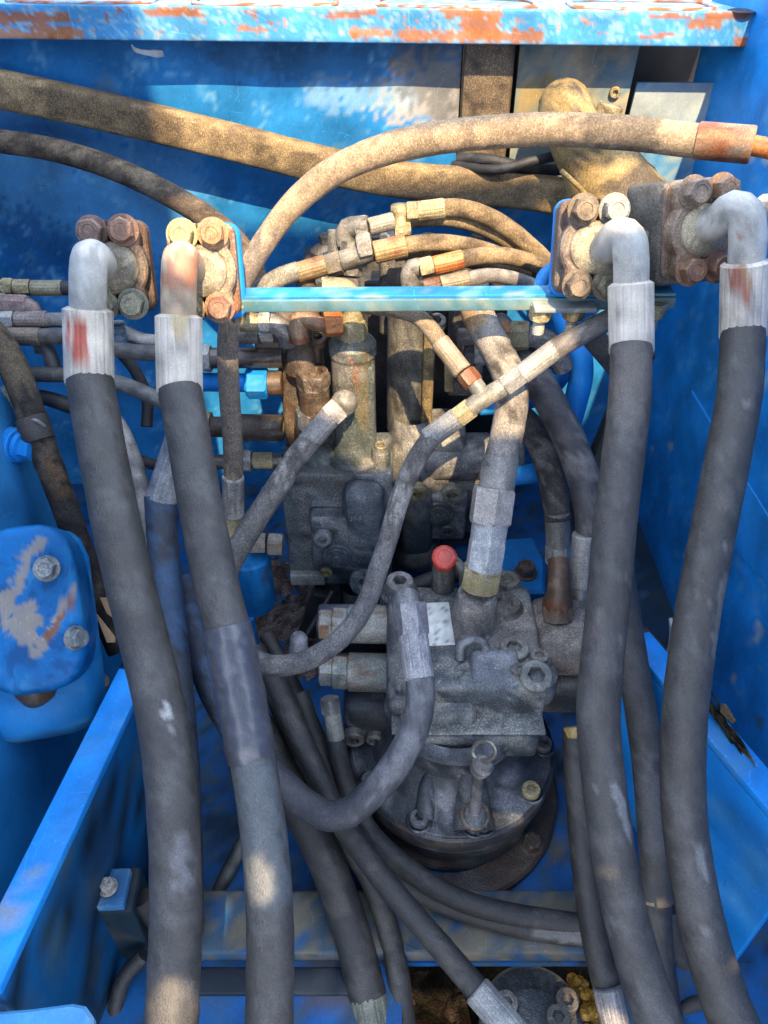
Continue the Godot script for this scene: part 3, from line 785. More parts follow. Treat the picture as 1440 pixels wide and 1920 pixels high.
	# 2
	hose("thick_hose", "thick black hose second from left, wrapped in shiny tape halfway down", [[337, 728, 0.80], [350, 800, 0.795], [367, 900, 0.785], [386, 1000, 0.78], [407, 1100, 0.775], [430, 1190, 0.77], [451, 1300, 0.765], [469, 1400, 0.757], [486, 1500, 0.748], [498, 1600, 0.738], [505, 1700, 0.728], [507, 1800, 0.718], [504, 1930, 0.705], [500, 2050, 0.695]], 0.0218, marked(SK.rub, scuffs.call([[337, 728, 0.80], [350, 800, 0.795], [367, 900, 0.785], [386, 1000, 0.78], [407, 1100, 0.775], [430, 1190, 0.77], [451, 1300, 0.765], [469, 1400, 0.757], [486, 1500, 0.748], [498, 1600, 0.738], [505, 1700, 0.728], [507, 1800, 0.718], [504, 1930, 0.705], [500, 2050, 0.695]], 26) + [mark([430, 900, 0.76], 0.008, "66666a", 0.6, [440, 1010, 0.76]), mark([478, 1480, 0.73], 0.03, "5f666a", 0.8, [500, 1650, 0.72])]), g, "rubber", 32)
	var tp = smooth_path(pts([[426, 1172, 0.771], [440, 1250, 0.768], [452, 1310, 0.764], [463, 1370, 0.759], [472, 1425, 0.756]]), 0.005)
	begin(skin("4e4e54", "5a5a60", 0.3))
	tube(tp, [0.0229, 0.0240, 0.0242, 0.0239, 0.0243, 0.0241, 0.0238, 0.0240, 0.0230], 40, 0.0025, 0.03); part("tape_wrap", "tape", null, "shiny grey tape wrap")
	begin(marked(skin("b09a80", "c8b294", 0.5), [mark([335, 520, 0.75], 0.022, "a8633f", 0.7, [350, 470, 0.75]), mark([335, 560, 0.76], 0.012, "b0a58a", 0.6)])); tube(pts([c2 + n2 * 0.012 - frame(n2).x * 0.014, [352, 500, 0.80], [344, 488, 0.782], [338, 486, 0.772], [336, 508, 0.768], [335, 545, 0.772], [335, 600, 0.79]]), 0.0172, 28, 0.005); part("elbow_pipe", "pale_metal")
	begin(marked(fk, [mark([340, 605, 0.77], 0.016, "b39a60", 0.7), mark([300, 600, 0.78], 0.008, "8a6a48", 0.8)])); lathe(P(334.5, 589, 0.786), P(337, 736, 0.805) - P(334.5, 589, 0.786), [[0, 0.018], [0.003, 0.0232], [0.076, 0.0232], [0.0795, 0.022], [0.0795, 0.019]], 72, false, 0, 6, 18); part("crimp_sleeve", "pale_metal")
	# 3
	hose("thick_hose", "thick black hose second from right, dusty just below its pale sleeve", [[1184, 650, 0.795], [1181, 740, 0.79], [1169, 850, 0.78], [1157, 950, 0.775], [1147, 1050, 0.772], [1138, 1150, 0.77], [1128, 1250, 0.765], [1122, 1330, 0.762], [1125, 1400, 0.758], [1136, 1500, 0.75], [1150, 1600, 0.742], [1169, 1700, 0.732], [1196, 1800, 0.72], [1240, 1930, 0.70], [1290, 2050, 0.685]], [0.0208, 0.0208, 0.0208, 0.0205, 0.0215], marked(SK.rub, scuffs.call([[1184, 650, 0.795], [1181, 740, 0.79], [1169, 850, 0.78], [1157, 950, 0.775], [1147, 1050, 0.772], [1138, 1150, 0.77], [1128, 1250, 0.765], [1122, 1330, 0.762], [1125, 1400, 0.758], [1136, 1500, 0.75], [1150, 1600, 0.742], [1169, 1700, 0.732], [1196, 1800, 0.72], [1240, 1930, 0.70], [1290, 2050, 0.685]], 26) + [mark([1195, 690, 0.77], 0.03, "67605a", 0.8, [1170, 740, 0.77]), mark([1160, 1480, 0.73], 0.006, "8f8f90", 0.7, [1182, 1560, 0.73]), mark([1110, 1190, 0.75], 0.012, "5f5054", 0.6)]), g, "rubber", 32)
	begin(marked(ek, [mark([1175, 440, 0.76], 0.012, "94604c", 0.8)])); tube(pts([c3 + n3 * 0.01 + frame(n3).x * 0.012, [1143, 460, 0.79], [1162, 440, 0.772], [1178, 450, 0.766], [1183, 480, 0.768], [1183, 545, 0.785]]), 0.0172, 28, 0.005); part("elbow_pipe", "pale_metal")
	begin(fk); lathe(P(1182.5, 528, 0.782), P(1184, 661, 0.80) - P(1182.5, 528, 0.782), [[0, 0.018], [0.003, 0.0222], [0.0685, 0.0222], [0.0715, 0.021], [0.0715, 0.018]], 72, false, 0, 6, 18); part("crimp_sleeve", "pale_metal")
	# 4
	hose("thick_hose", "rightmost thick black hose in front of the blue side panel", [[1394, 615, 0.785], [1386, 740, 0.775], [1366, 850, 0.768], [1346, 950, 0.764], [1327, 1050, 0.762], [1311, 1130, 0.76], [1296, 1230, 0.757], [1283, 1350, 0.753], [1280, 1450, 0.75], [1285, 1550, 0.745], [1300, 1650, 0.738], [1321, 1750, 0.728], [1350, 1850, 0.715], [1385, 1940, 0.70], [1430, 2050, 0.685]], [0.0212, 0.0212, 0.0212, 0.0208, 0.0225], marked(SK.rub, scuffs.call([[1394, 615, 0.785], [1386, 740, 0.775], [1366, 850, 0.768], [1346, 950, 0.764], [1327, 1050, 0.762], [1311, 1130, 0.76], [1296, 1230, 0.757], [1283, 1350, 0.753], [1280, 1450, 0.75], [1285, 1550, 0.745], [1300, 1650, 0.738], [1321, 1750, 0.728], [1350, 1850, 0.715], [1385, 1940, 0.70], [1430, 2050, 0.685]], 26) + [mark([1360, 1100, 0.745], 0.007, "76746c", 0.8, [1338, 1230, 0.745]), mark([1318, 1590, 0.72], 0.005, "8a8c8c", 0.7, [1322, 1640, 0.72])]), g, "rubber", 32)
	begin(marked(ek, [mark([1396, 435, 0.745], 0.010, "94553f", 0.8, [1412, 400, 0.75]), mark([1392, 560, 0.76], 0.012, "9c5a40", 0.85, [1400, 520, 0.76])])); tube(pts([c4 + n4 * 0.01 + frame(n4).x * 0.006, [1330, 422, 0.78], [1352, 412, 0.765], [1376, 392, 0.75], [1396, 402, 0.744], [1402, 440, 0.748], [1397, 520, 0.765]]), 0.0172, 28, 0.005); part("elbow_pipe", "pale_metal")
	begin(marked(fk, [mark([1380, 525, 0.745], 0.014, "a05a42", 0.9, [1395, 545, 0.745]), mark([1405, 515, 0.745], 0.010, "a89060", 0.8)])); lathe(P(1397.5, 488, 0.758), P(1393, 626, 0.789) - P(1397.5, 488, 0.758), [[0, 0.018], [0.003, 0.0225], [0.0735, 0.0225], [0.0765, 0.0212], [0.0765, 0.018]], 72, false, 0, 6, 18); part("crimp_sleeve", "pale_metal")
	thing("edge_fitting", "grey hex fitting cut off by the right edge beside the curved pipe", "fitting", [1440, 395, 0.80])
	hexnut([1425, 395, 0.82], [1480, 390, 0.80], 0.016, SK.steel)

func tie_bar() -> void:
	thing("blue_tie_bar", "blue angle-iron bar spanning between the left and right flange couplings", "bar", [845, 560, 0.87])
	var a = P(440, 552, 0.872); var b = P(1262, 546, 0.872)
	var x = (b - a).normalized(); var up = Vector3.UP; var z = x.cross(up).normalized()
	var bs = Basis(x, z.cross(x), z); var L = a.distance_to(b)
	begin(skin("2b86c0", "6fa8c0", 0.3, "8a9a90", 0.12)); rbox((a + b) * 0.5 - bs.z * 0.001, bs, Vector3(L, 0.005, 0.024), 0.0015, 0.01); part("top_leg", "paint")
	begin(skin("54808c", "7f8f88", 0.5, "5f8694", 0.3)); rbox((a + b) * 0.5 + bs.z * 0.013 - bs.y * 0.0075, bs, Vector3(L, 0.014, 0.005), 0.0015, 0.01); part("front_leg", "paint")
	begin(skin("8a9498", "a0a498", 0.5)); rbox(P(1055, 568, 0.865), bs, Vector3(0.068, 0.006, 0.04), 0.002, 0.01); part("pad_plate", "paint")
	for q in [[1015, 572, 0.862, 612], [1078, 570, 0.862, 612], [1231, 566, 0.862, 600]]:
		var p = P(q[0], q[1], q[2]); var e = Vector3(0, -1, 0)
		var nut = hexnut(p, p + e * 0.016, 0.0125, SK.zinc)
		begin(skin("a5a8a4", "b8b8ae", 0.5))
		var pr = [[0.016, 0], [0.016, 0.0068]]
		for k in 9:
			pr.append([0.017 + k * 0.002, 0.0068]); pr.append([0.018 + k * 0.002, 0.0058])
		pr.append([0.036, 0]); lathe(p, e, pr, 16); part("threaded_stud", "metal", nut)
	# left end: nut and stud near the second coupling
	hexnut([447, 568, 0.865], [447, 600, 0.885], 0.009, SK.zinc)
	begin(skin("7f98a4", "a0b0b4", 0.5))
	lathe(P(220, 606, 0.86), Vector3(0, -1, 0), [[0, 0], [0, 0.008], [0.004, 0.0068], [0.008, 0.008], [0.012, 0.0068], [0.016, 0.008], [0.02, 0.0068], [0.022, 0]], 16); part("threaded_stud", "metal")
	# blue upright bracket and loop by the third coupling
	thing("blue_hook_pipe", "small bright blue bent pipe hooking over the bar's right part", "pipe", [1030, 530, 0.90])
	begin(SK.bluec); tube(pts([[1012, 560, 0.895], [1013, 535, 0.893], [1022, 514, 0.892], [1040, 504, 0.892], [1065, 502, 0.895]]), 0.0075, 18, 0.004); part("pipe_body", "paint")

func ybox(x0: float, x1: float, top: float, bot: float, z0: float, z1: float, bev := 0.004, seg := 0.015, bump := 0.0) -> void:
	# box from its sides (x), the drops of its top and bottom below the standpoint, and its back and front (z)
	rbox(Vector3((x0 + x1) * 0.5, CAM.y - (top + bot) * 0.5, (z0 + z1) * 0.5), Basis.IDENTITY, Vector3(x1 - x0, bot - top, z1 - z0), bev, seg, bump)

func X(px: float, py: float, z: float) -> float:
	return P(px, py, z).x

func valves() -> void:
	var Z = Vector3(0, 0, 1); var Y = Vector3.UP; var cy = CAM.y
	# --- left valve block
	thing("valve_block", "dark grey cast valve block with raised cover and tall spool cap, left of centre", "valve", Vector3(-0.066, cy - 0.87, -0.86))
	begin(marked(SK.cast, [mark([610, 870, -0.9], 0.05, "7a7872", 0.7, [700, 880, -0.9])]))
	ybox(-0.143, 0.012, 0.655, 0.868, -0.965, -0.86, 0.0035, 0.012, 0.0004); part("block_body", "cast")
	begin(SK.cast); rbox(P(640, 1012, -0.848), Basis.IDENTITY, Vector3(0.085, 0.105, 0.028), 0.007, 0.008, 0.0006); part("front_cover", "cast")
	begin(SK.cast); rbox(P(682, 985, -0.85), Basis.IDENTITY, Vector3(0.058, 0.155, 0.044), 0.021, 0.008, 0.0008); part("spool_boss", "cast")
	begin(skin("4a5357", "71746f", 0.4, "3a3f42", 0.3)); rbox(P(700, 1080, -0.845), Basis.IDENTITY, Vector3(0.04, 0.03, 0.045), 0.012, 0.01, 0.0006); part("spool_boss", "cast")
	socket([606, 1004, -0.834], Vector3(0, 0.1, 1), 0.0125, skin("6f757a", "96969a", 0.5), cur.get_node("front_cover"))
	begin(SK.cast); lathe(P(632, 1040, -0.835), Z, [[0, 0.0225], [0.004, 0.0225], [0.006, 0.0205], [0.006, 0.017], [0.009, 0.016], [0.009, 0.006], [0.013, 0.006, 1], [0.013, 0]], 32); part("screw_plug", "cast")
	socket([612, 1068, -0.838], Z, 0.009, SK.zinc, cur.get_node("front_cover"))
	begin(SK.cast); lathe(P(683, 1085, -0.838), Vector3(0, 0.35, 1), [[-0.02, 0.022], [0.012, 0.022], [0.014, 0.0205], [0.014, 0.012], [0.013, 0.011], [0.013, 0.0075], [0.006, 0.007], [0.006, 0]], 32); part("screw_plug", "cast")
	begin(SK.castd); lathe(P(668, 1100, -0.86), Vector3(0, -1, 0.1), [[0, 0.022], [0.025, 0.02], [0.03, 0.012], [0.05, 0.011], [0.05, 0]], 24); part("lower_stub", "cast")
	begin(skin("9c9c96", "b3b2aa", 0.5, "84847e", 0.2)); rbox(P(577, 1083, -0.855), Basis.IDENTITY, Vector3(0.052, 0.022, 0.012), 0.002, 0.01); part("foot_tab", "metal")
	begin(SK.dark); ybox(X(590, 1100, -0.87), X(640, 1100, -0.87), 0.868, 0.93, -0.89, -0.865, 0.003); part("foot_web", "cast")
	var tm = TextMesh.new(); var sf = SystemFont.new(); sf.font_names = PackedStringArray(["Droid Sans"]); sf.font_weight = 700
	tm.text = "8608S"; tm.font = sf; tm.font_size = 32; tm.pixel_size = 0.00038; tm.depth = 0.0016
	var tx = MeshInstance3D.new(); tx.mesh = tm; tx.material_override = MAT["plain_cast"]; tx.name = "cast_lettering"; cur.get_node("block_body").add_child(tx)
	tx.position = P(606, 944, -0.8595) - O
	for q in [["J1-2", 668, 972, -0.8275], ["A3", 722, 985, -0.8275]]:
		var t2 = TextMesh.new(); t2.text = q[0]; t2.font = sf; t2.font_size = 24; t2.pixel_size = 0.00036; t2.depth = 0.0012
		var o2 = MeshInstance3D.new(); o2.mesh = t2; o2.material_override = MAT["plain_cast"]; o2.name = "cast_lettering_%03d" % (1 if q[0] == "J1-2" else 2); cur.get_node("spool_boss").add_child(o2)
		o2.position = P(q[1], q[2], q[3]) - O
	# tall spool cap on top
	var cx = X(664, 760, -0.905)
	var ck = skin("67706e", "98948a", 0.45, "566058", 0.25)
	begin(marked(ck, [mark([668, 720, -0.875], 0.010, "b0704a", 0.9, [668, 690, -0.875]), mark([690, 800, -0.88], 0.012, "94865f", 0.6, [690, 660, -0.88])]))
	lathe(Vector3(cx, cy - 0.66, -0.91), Y, [[-0.004, 0.045], [0.008, 0.045], [0.013, 0.042], [0.014, 0.033], [0.03, 0.0295], [0.16, 0.0285], [0.165, 0.0305], [0.178, 0.0305], [0.183, 0.0275], [0.188, 0.018], [0.188, 0]], 40)
	part("spool_cap", "cast")
	begin(ck); rbox(Vector3(cx + 0.022, cy - 0.58, -0.895), Basis.IDENTITY, Vector3(0.012, 0.15, 0.012), 0.004, 0.01); part("cap_rib", "cast")
	begin(ck); lathe(Vector3(cx + 0.036, cy - 0.652, -0.885), Y, [[-0.01, 0.014], [0.02, 0.013], [0.024, 0.011], [0.024, 0]], 24); part("cap_ear", "cast")
	socket(Vector3(cx + 0.036, cy - 0.63, -0.885), Y, 0.009, skin("7d7768", "99927c", 0.5))
	begin(ck); lathe(P(604, 862, -0.905), Vector3(0, 1, 0.2), [[-0.02, 0.03], [0.0, 0.028], [0.016, 0.022], [0.024, 0.012], [0.026, 0]], 28, true); part("cap_dome", "cast")
	# yellow elbow fitting on the cap with its side pipe
	hexnut(Vector3(cx, cy - 0.474, -0.91), Vector3(cx, cy - 0.448, -0.91), 0.021, SK.zinc)
	begin(SK.zinc); tube(PackedVector3Array([Vector3(cx, cy - 0.45, -0.91), Vector3(cx, cy - 0.428, -0.91), Vector3(cx - 0.006, cy - 0.413, -0.907), Vector3(cx - 0.022, cy - 0.408, -0.905), Vector3(cx - 0.034, cy - 0.408, -0.904)]), 0.0155, 22, 0.005, 0.03); part("elbow", "metal")
	# side port and its sphere
	begin(skin("6d6d66", "98948a", 0.5)); lathe(P(655, 745, 1.0), P(630, 772, 0.985) - P(655, 745, 1.0), [[0, 0.012], [0.004, 0.0155], [0.012, 0.017], [0.02, 0.0155], [0.024, 0.012], [0.026, 0]], 28, true); part("side_port", "metal")

	# --- orange nut with bent pipe to the relief valve
	thing("pilot_pipe", "short bent pipe with a rust-orange nut joining spool cap and rusty knob", "pipe", [600, 605, 0.985])
	begin(SK.rusty); tube(pts([[562, 640, 0.985], [560, 612, 0.975], [566, 594, 0.97], [582, 600, 0.968], [600, 608, 0.968], [640, 606, 0.97]]), [0.013, 0.0125, 0.011, 0.009, 0.0085], 20, 0.004, 0.05); part("pipe_body", "metal")
	hexnut([608, 608, 0.967], [641, 605, 0.97], 0.0165, SK.orange)

	# --- relief valve column
	thing("relief_valve", "rusty brown relief valve column with hex cap, left of the tall spool cap", "valve", [565, 830, -0.93])
	var bk = skin("625649", "86786a", 0.5, "5a4334", 0.35)
	begin(bk); ybox(X(527, 700, -0.95), X(606, 700, -0.95), 0.455, 0.66, -0.985, -0.925, 0.006, 0.012, 0.001); part("valve_body", "cast")
	begin(bk); lathe(P(563, 668, -0.92), Y, [[-0.02, 0.021], [0.0, 0.02], [0.012, 0.017], [0.03, 0.0165], [0.034, 0.014], [0.045, 0.0135], [0.05, 0]], 28); part("valve_neck", "cast")
	begin(bk); lathe(Vector3(X(588, 720, -0.9), cy - 0.60, -0.90), Y, [[-0.02, 0.02], [0.03, 0.021], [0.062, 0.0205], [0.065, 0.018]], 28); part("screw_cap", "cast")
	begin(bk); lathe(Vector3(X(588, 720, -0.9), cy - 0.538, -0.90), Y, [[0, 0.0], [0, 0.021], [0.002, 0.0225, 1], [0.018, 0.0225, 1], [0.0205, 0.02], [0.0205, 0.013], [0.015, 0.0125], [0.015, 0.006], [0.02, 0.005], [0.02, 0]], 24); part("hex_cap", "cast")
	socket([597, 642, -0.925], Vector3(0, 1, 0.3), 0.012, bk)
	hexnut([575, 798, -0.895], [576, 770, -0.895], 0.017, skin("6b7076", "85878a", 0.5, "5a4a3c", 0.3))
	begin(SK.rust); lathe(P(572, 830, -0.9), Y, [[-0.02, 0.013], [0.035, 0.013], [0.035, 0]], 20); part("rust_sleeve", "metal")
	begin(bk); lathe(P(535, 600, -0.935), Vector3(0.15, 0.6, 0.5), [[-0.03, 0.018], [0.0, 0.019], [0.01, 0.017], [0.017, 0.011], [0.019, 0]], 26, true); part("round_knob", "cast")

	# --- second valve block
	thing("valve_block", "dusty grey valve block with bell cap and two socket plugs, right of centre", "valve", Vector3(0.06, cy - 0.87, -0.93))
	var k2 = skin("7d7c7c", "aaa8a2", 0.5, "666568", 0.3)
	begin(k2); ybox(X(738, 860, -0.95), X(872, 860, -0.95), 0.645, 0.83, -1.02, -0.94, 0.012, 0.014, 0.001); part("block_body", "cast")
	begin(k2); rbox(P(826, 962, -0.928), Basis.IDENTITY, Vector3(0.078, 0.09, 0.03), 0.008, 0.008, 0.0008); part("front_cover", "cast")
	begin(skin("565a5d", "7a7a76", 0.4)); rbox(P(782, 975, -0.925), Basis.IDENTITY, Vector3(0.052, 0.13, 0.05), 0.022, 0.009, 0.0008); part("spool_boss", "cast")
	begin(skin("5a5856", "7d7a76", 0.5)); lathe(P(785, 1045, -0.925), Vector3(0, -0.6, 0.8), [[-0.03, 0.035], [0.0, 0.036], [0.012, 0.032], [0.02, 0.02], [0.022, 0]], 30, true); part("lower_dome", "cast")
	socket([783, 917, -0.905], Z, 0.0135, skin("7d7254", "a09470", 0.5), cur.get_node("front_cover"))
	socket([846, 919, -0.908], Z, 0.0145, skin("6a6658", "8d8876", 0.5), cur.get_node("front_cover"))
	begin(skin("5c6060", "82827c", 0.4)); lathe(P(822, 962, -0.915), Z, [[0, 0.024], [0.004, 0.024], [0.006, 0.022], [0.006, 0.017], [0.009, 0.016], [0.009, 0.007], [0.014, 0.007, 1], [0.014, 0]], 32); part("screw_plug", "cast")
	socket([838, 990, -0.915], Z, 0.012, SK.castd, cur.get_node("front_cover"))
	# bell and cap
	var dx = X(765, 760, -0.98)
	begin(k2); lathe(Vector3(dx + 0.006, cy - 0.76, -0.965), Y, [[-0.02, 0.045], [0.03, 0.044], [0.06, 0.043], [0.09, 0.037], [0.118, 0.03], [0.135, 0.028]], 36, true); part("bell_housing", "cast")
	begin(skin("66645e", "8a867c", 0.5, "52504c", 0.3)); lathe(Vector3(dx, cy - 0.64, -0.985), Y, [[-0.02, 0.031], [0.17, 0.0305], [0.176, 0.028], [0.18, 0.02], [0.18, 0]], 40); part("spool_cap", "cast")
	begin(skin("8f7d55", "ab976a", 0.5, "77664a", 0.3)); rbox(Vector3(dx + 0.026, cy - 0.56, -0.958), Basis.IDENTITY, Vector3(0.016, 0.15, 0.014), 0.004, 0.01); part("cap_rib", "cast")
	begin(SK.rusty); lathe(Vector3(dx + 0.026, cy - 0.655, -0.952), Y, [[-0.03, 0.017], [0.012, 0.016], [0.016, 0.013], [0.016, 0]], 24); part("cap_ear", "cast")
	socket(Vector3(dx + 0.026, cy - 0.64, -0.952), Y, 0.009, SK.rusty)
	begin(k2); lathe(Vector3(dx + 0.02, cy - 0.70, -0.965), Vector3(1, 0, 0), [[0, 0.036], [0.1, 0.036], [0.104, 0.033], [0.15, 0.032], [0.153, 0.029], [0.153, 0]], 36); part("side_housing", "cast")
	begin(skin("6a6866", "918e88", 0.5, "54524f", 0.3)); ybox(dx + 0.075, dx + 0.165, 0.728, 0.83, -1.0, -0.935, 0.006, 0.012, 0.0008); part("side_housing", "cast")
	begin(SK.castd); ybox(X(845, 620, -1.03), X(912, 620, -1.03), 0.46, 0.63, -1.08, -1.02, 0.006, 0.015, 0.001); part("rear_body", "cast")
	begin(SK.zinc); rbox(P(842, 690, -0.99), Basis(Z, 0.05), Vector3(0.014, 0.075, 0.01), 0.003, 0.012); part("stop_tab", "metal")
	socket([818, 610, -0.985], Vector3(0, 1, 0.4), 0.013, SK.castd)

	thing("valve_bank", "dark dusty valve bank body deep behind the spool caps", "valve", Vector3(0.04, cy - 0.9, -1.15))
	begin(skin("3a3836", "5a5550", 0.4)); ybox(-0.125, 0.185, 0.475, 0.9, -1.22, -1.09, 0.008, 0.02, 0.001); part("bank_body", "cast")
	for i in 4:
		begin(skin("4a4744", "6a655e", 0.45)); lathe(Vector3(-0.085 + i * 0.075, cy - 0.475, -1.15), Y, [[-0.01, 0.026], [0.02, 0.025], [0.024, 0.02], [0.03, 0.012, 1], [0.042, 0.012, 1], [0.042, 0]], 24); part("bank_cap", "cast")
	# --- lower dark supports
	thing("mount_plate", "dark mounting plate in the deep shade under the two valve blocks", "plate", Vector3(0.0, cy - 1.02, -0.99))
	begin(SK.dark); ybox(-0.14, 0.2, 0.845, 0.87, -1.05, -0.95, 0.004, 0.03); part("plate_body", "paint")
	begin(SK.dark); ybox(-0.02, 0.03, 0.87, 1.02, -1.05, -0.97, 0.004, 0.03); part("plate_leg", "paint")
	thing("brace_rod", "thin black slanting rod beneath the left valve block, in front of brown soil", "rod", [600, 1170, 1.2])
	begin(SK.dark); cyl([624, 1108, 1.17], [566, 1205, 1.16], 0.004, 12, 0.001); part("rod_body", "metal")
	begin(SK.dark); rbox(P(590, 1150, 1.24), Basis(Z, -0.3), Vector3(0.03, 0.1, 0.02), 0.004, 0.02); part("rod_bracket", "paint")

	# --- adapters on the left of the relief valve
	thing("hose_adapter", "upper tan crimped adapter entering the rusty relief valve from the left", "fitting", [480, 608, 1.0])
	ferrule([447, 604, 0.985], [486, 606, 0.985], 0.0115, SK.zinc)
	hexnut([486, 606, 0.985], [507, 606, 0.985], 0.0135, SK.steel)
	begin(SK.grey); tube(pts([[505, 606, 0.985], [520, 610, 0.987], [536, 625, 0.99], [540, 645, 1.0]]), 0.0125, 18, 0.005); part("elbow", "metal")
	thing("hose_adapter", "small pale adapter with a square nut just below the tan crimped one", "fitting", [480, 632, 1.02])
	ferrule([440, 632, 1.01], [484, 632, 1.01], 0.0085, skin("7a7066", "988f84", 0.5))
	hexnut([490, 629, 1.005], [513, 629, 1.005], 0.0105, skin("a09a92", "b8b2aa", 0.5))
	begin(SK.brown); cyl([480, 645, 1.03], [530, 645, 1.03], 0.012); part("bushing", "metal")
	thing("steel_pipe", "bare steel pipe running left from the rusty relief valve", "pipe", [480, 672, 1.03])
	begin(marked(skin("6d655f", "8f8780", 0.5, "5a4a44", 0.3), [])); tube(pts([[370, 672, 1.03], [450, 671, 1.03], [530, 670, 1.03]]), 0.0135, 24); part("pipe_body", "steel")
	hexnut([383, 672, 1.03], [396, 672, 1.03], 0.019, SK.steel)
	thing("blue_union", "blue painted pipe with hex union nut entering the valve", "fitting", [480, 718, 1.05])
	begin(SK.bluec); cyl([360, 716, 1.05], [470, 718, 1.05], 0.0125); part("pipe_body", "paint")
	begin(SK.bluec); lathe(P(462, 718, 1.05), P(503, 718, 1.05) - P(462, 718, 1.05), [[0, 0], [0, 0.017], [0.003, 0.0215, 1], [0.026, 0.0215, 1], [0.029, 0.018], [0.029, 0]], 24); part("nut", "paint")
	begin(SK.brown); cyl([502, 718, 1.05], [530, 718, 1.05], 0.0165); part("bushing", "metal")
	thing("dusty_plug", "thick dust-caked cylindrical plug left of the valve block's top", "plug", [480, 800, 1.08])
	begin(skin("5f5549", "85796a", 0.55, "4f3d31", 0.3)); lathe(P(395, 800, 1.08), P(530, 803, 1.08) - P(395, 800, 1.08), [[0, 0], [0, 0.014], [0.04, 0.0145], [0.041, 0.0185], [0.098, 0.0185], [0.1, 0.016]], 28); part("plug_body", "cast")
	hexnut([378, 796, 1.08], [396, 797, 1.08], 0.02, SK.zinc)
	thing("steel_pipe", "thin bent steel pipe with pale nuts below the dust-caked plug", "pipe", [450, 862, 1.11])
	begin(skin("77716a", "958f86", 0.5)); tube(pts([[370, 905, 1.12], [376, 882, 1.11], [390, 868, 1.11], [420, 866, 1.11], [530, 864, 1.11]]), 0.0105, 20); part("pipe_body", "steel")
	hexnut([456, 864, 1.11], [472, 864, 1.11], 0.0165, SK.steel); hexnut([476, 864, 1.11], [512, 864, 1.11], 0.0135, SK.zinc)
	thing("hex_plug", "pale double hex plug beside the left valve block above the blue canister", "plug", [500, 1020, 1.14])
	hexnut([467, 1018, 1.14], [499, 1018, 1.14], 0.0165, skin("9a9386", "b3ac9e", 0.5)); hexnut([504, 1020, 1.14], [531, 1021, 1.14], 0.018, skin("948c7e", "ada596", 0.5))
	thing("blue_canister", "small blue cylindrical canister below the pale double hex plug", "canister", [482, 1130, 1.2])
	begin(marked(SK.blue, [mark([505, 1080, 1.15], 0.012, "4f4436", 0.7, [512, 1120, 1.15])])); lathe(P(480, 1132, 1.215), Y, [[0, 0], [0, 0.028], [0.004, 0.031], [0.1, 0.031], [0.104, 0.028], [0.104, 0]], 32); part("canister_body", "paint")
	begin(SK.bluec); lathe(P(468, 1205, 1.23), Y, [[-0.02, 0.014], [0.06, 0.014], [0.06, 0]], 24); part("blue_stem", "paint")

	# --- orange-nut adapter and elbow behind, right of the second cap
	thing("hose_adapter", "sunlit tan hex adapter with a bent hose at the right end of the rear valve", "fitting", [980, 630, 1.05])
	hexnut([933, 630, 1.06], [955, 630, 1.06], 0.0195, SK.orange); hexnut([957, 630, 1.055], [992, 630, 1.05], 0.0205, SK.zinc)
	begin(SK.grey); cyl([858, 632, 1.06], [935, 630, 1.06], 0.012); part("bushing", "metal")
	begin(SK.grey); tube(pts([[990, 630, 1.05], [1015, 634, 1.05], [1040, 655, 1.06], [1055, 690, 1.08]]), 0.0145, 20); part("rubber_body", "dusty_rubber")
	thing("hose_adapter", "pale hex adapter in shade beneath the sunlit tan one", "fitting", [890, 665, 1.07])
	hexnut([870, 668, 1.07], [890, 668, 1.07], 0.016, SK.castd); hexnut([888, 664, 1.065], [918, 664, 1.065], 0.0155, SK.steel)

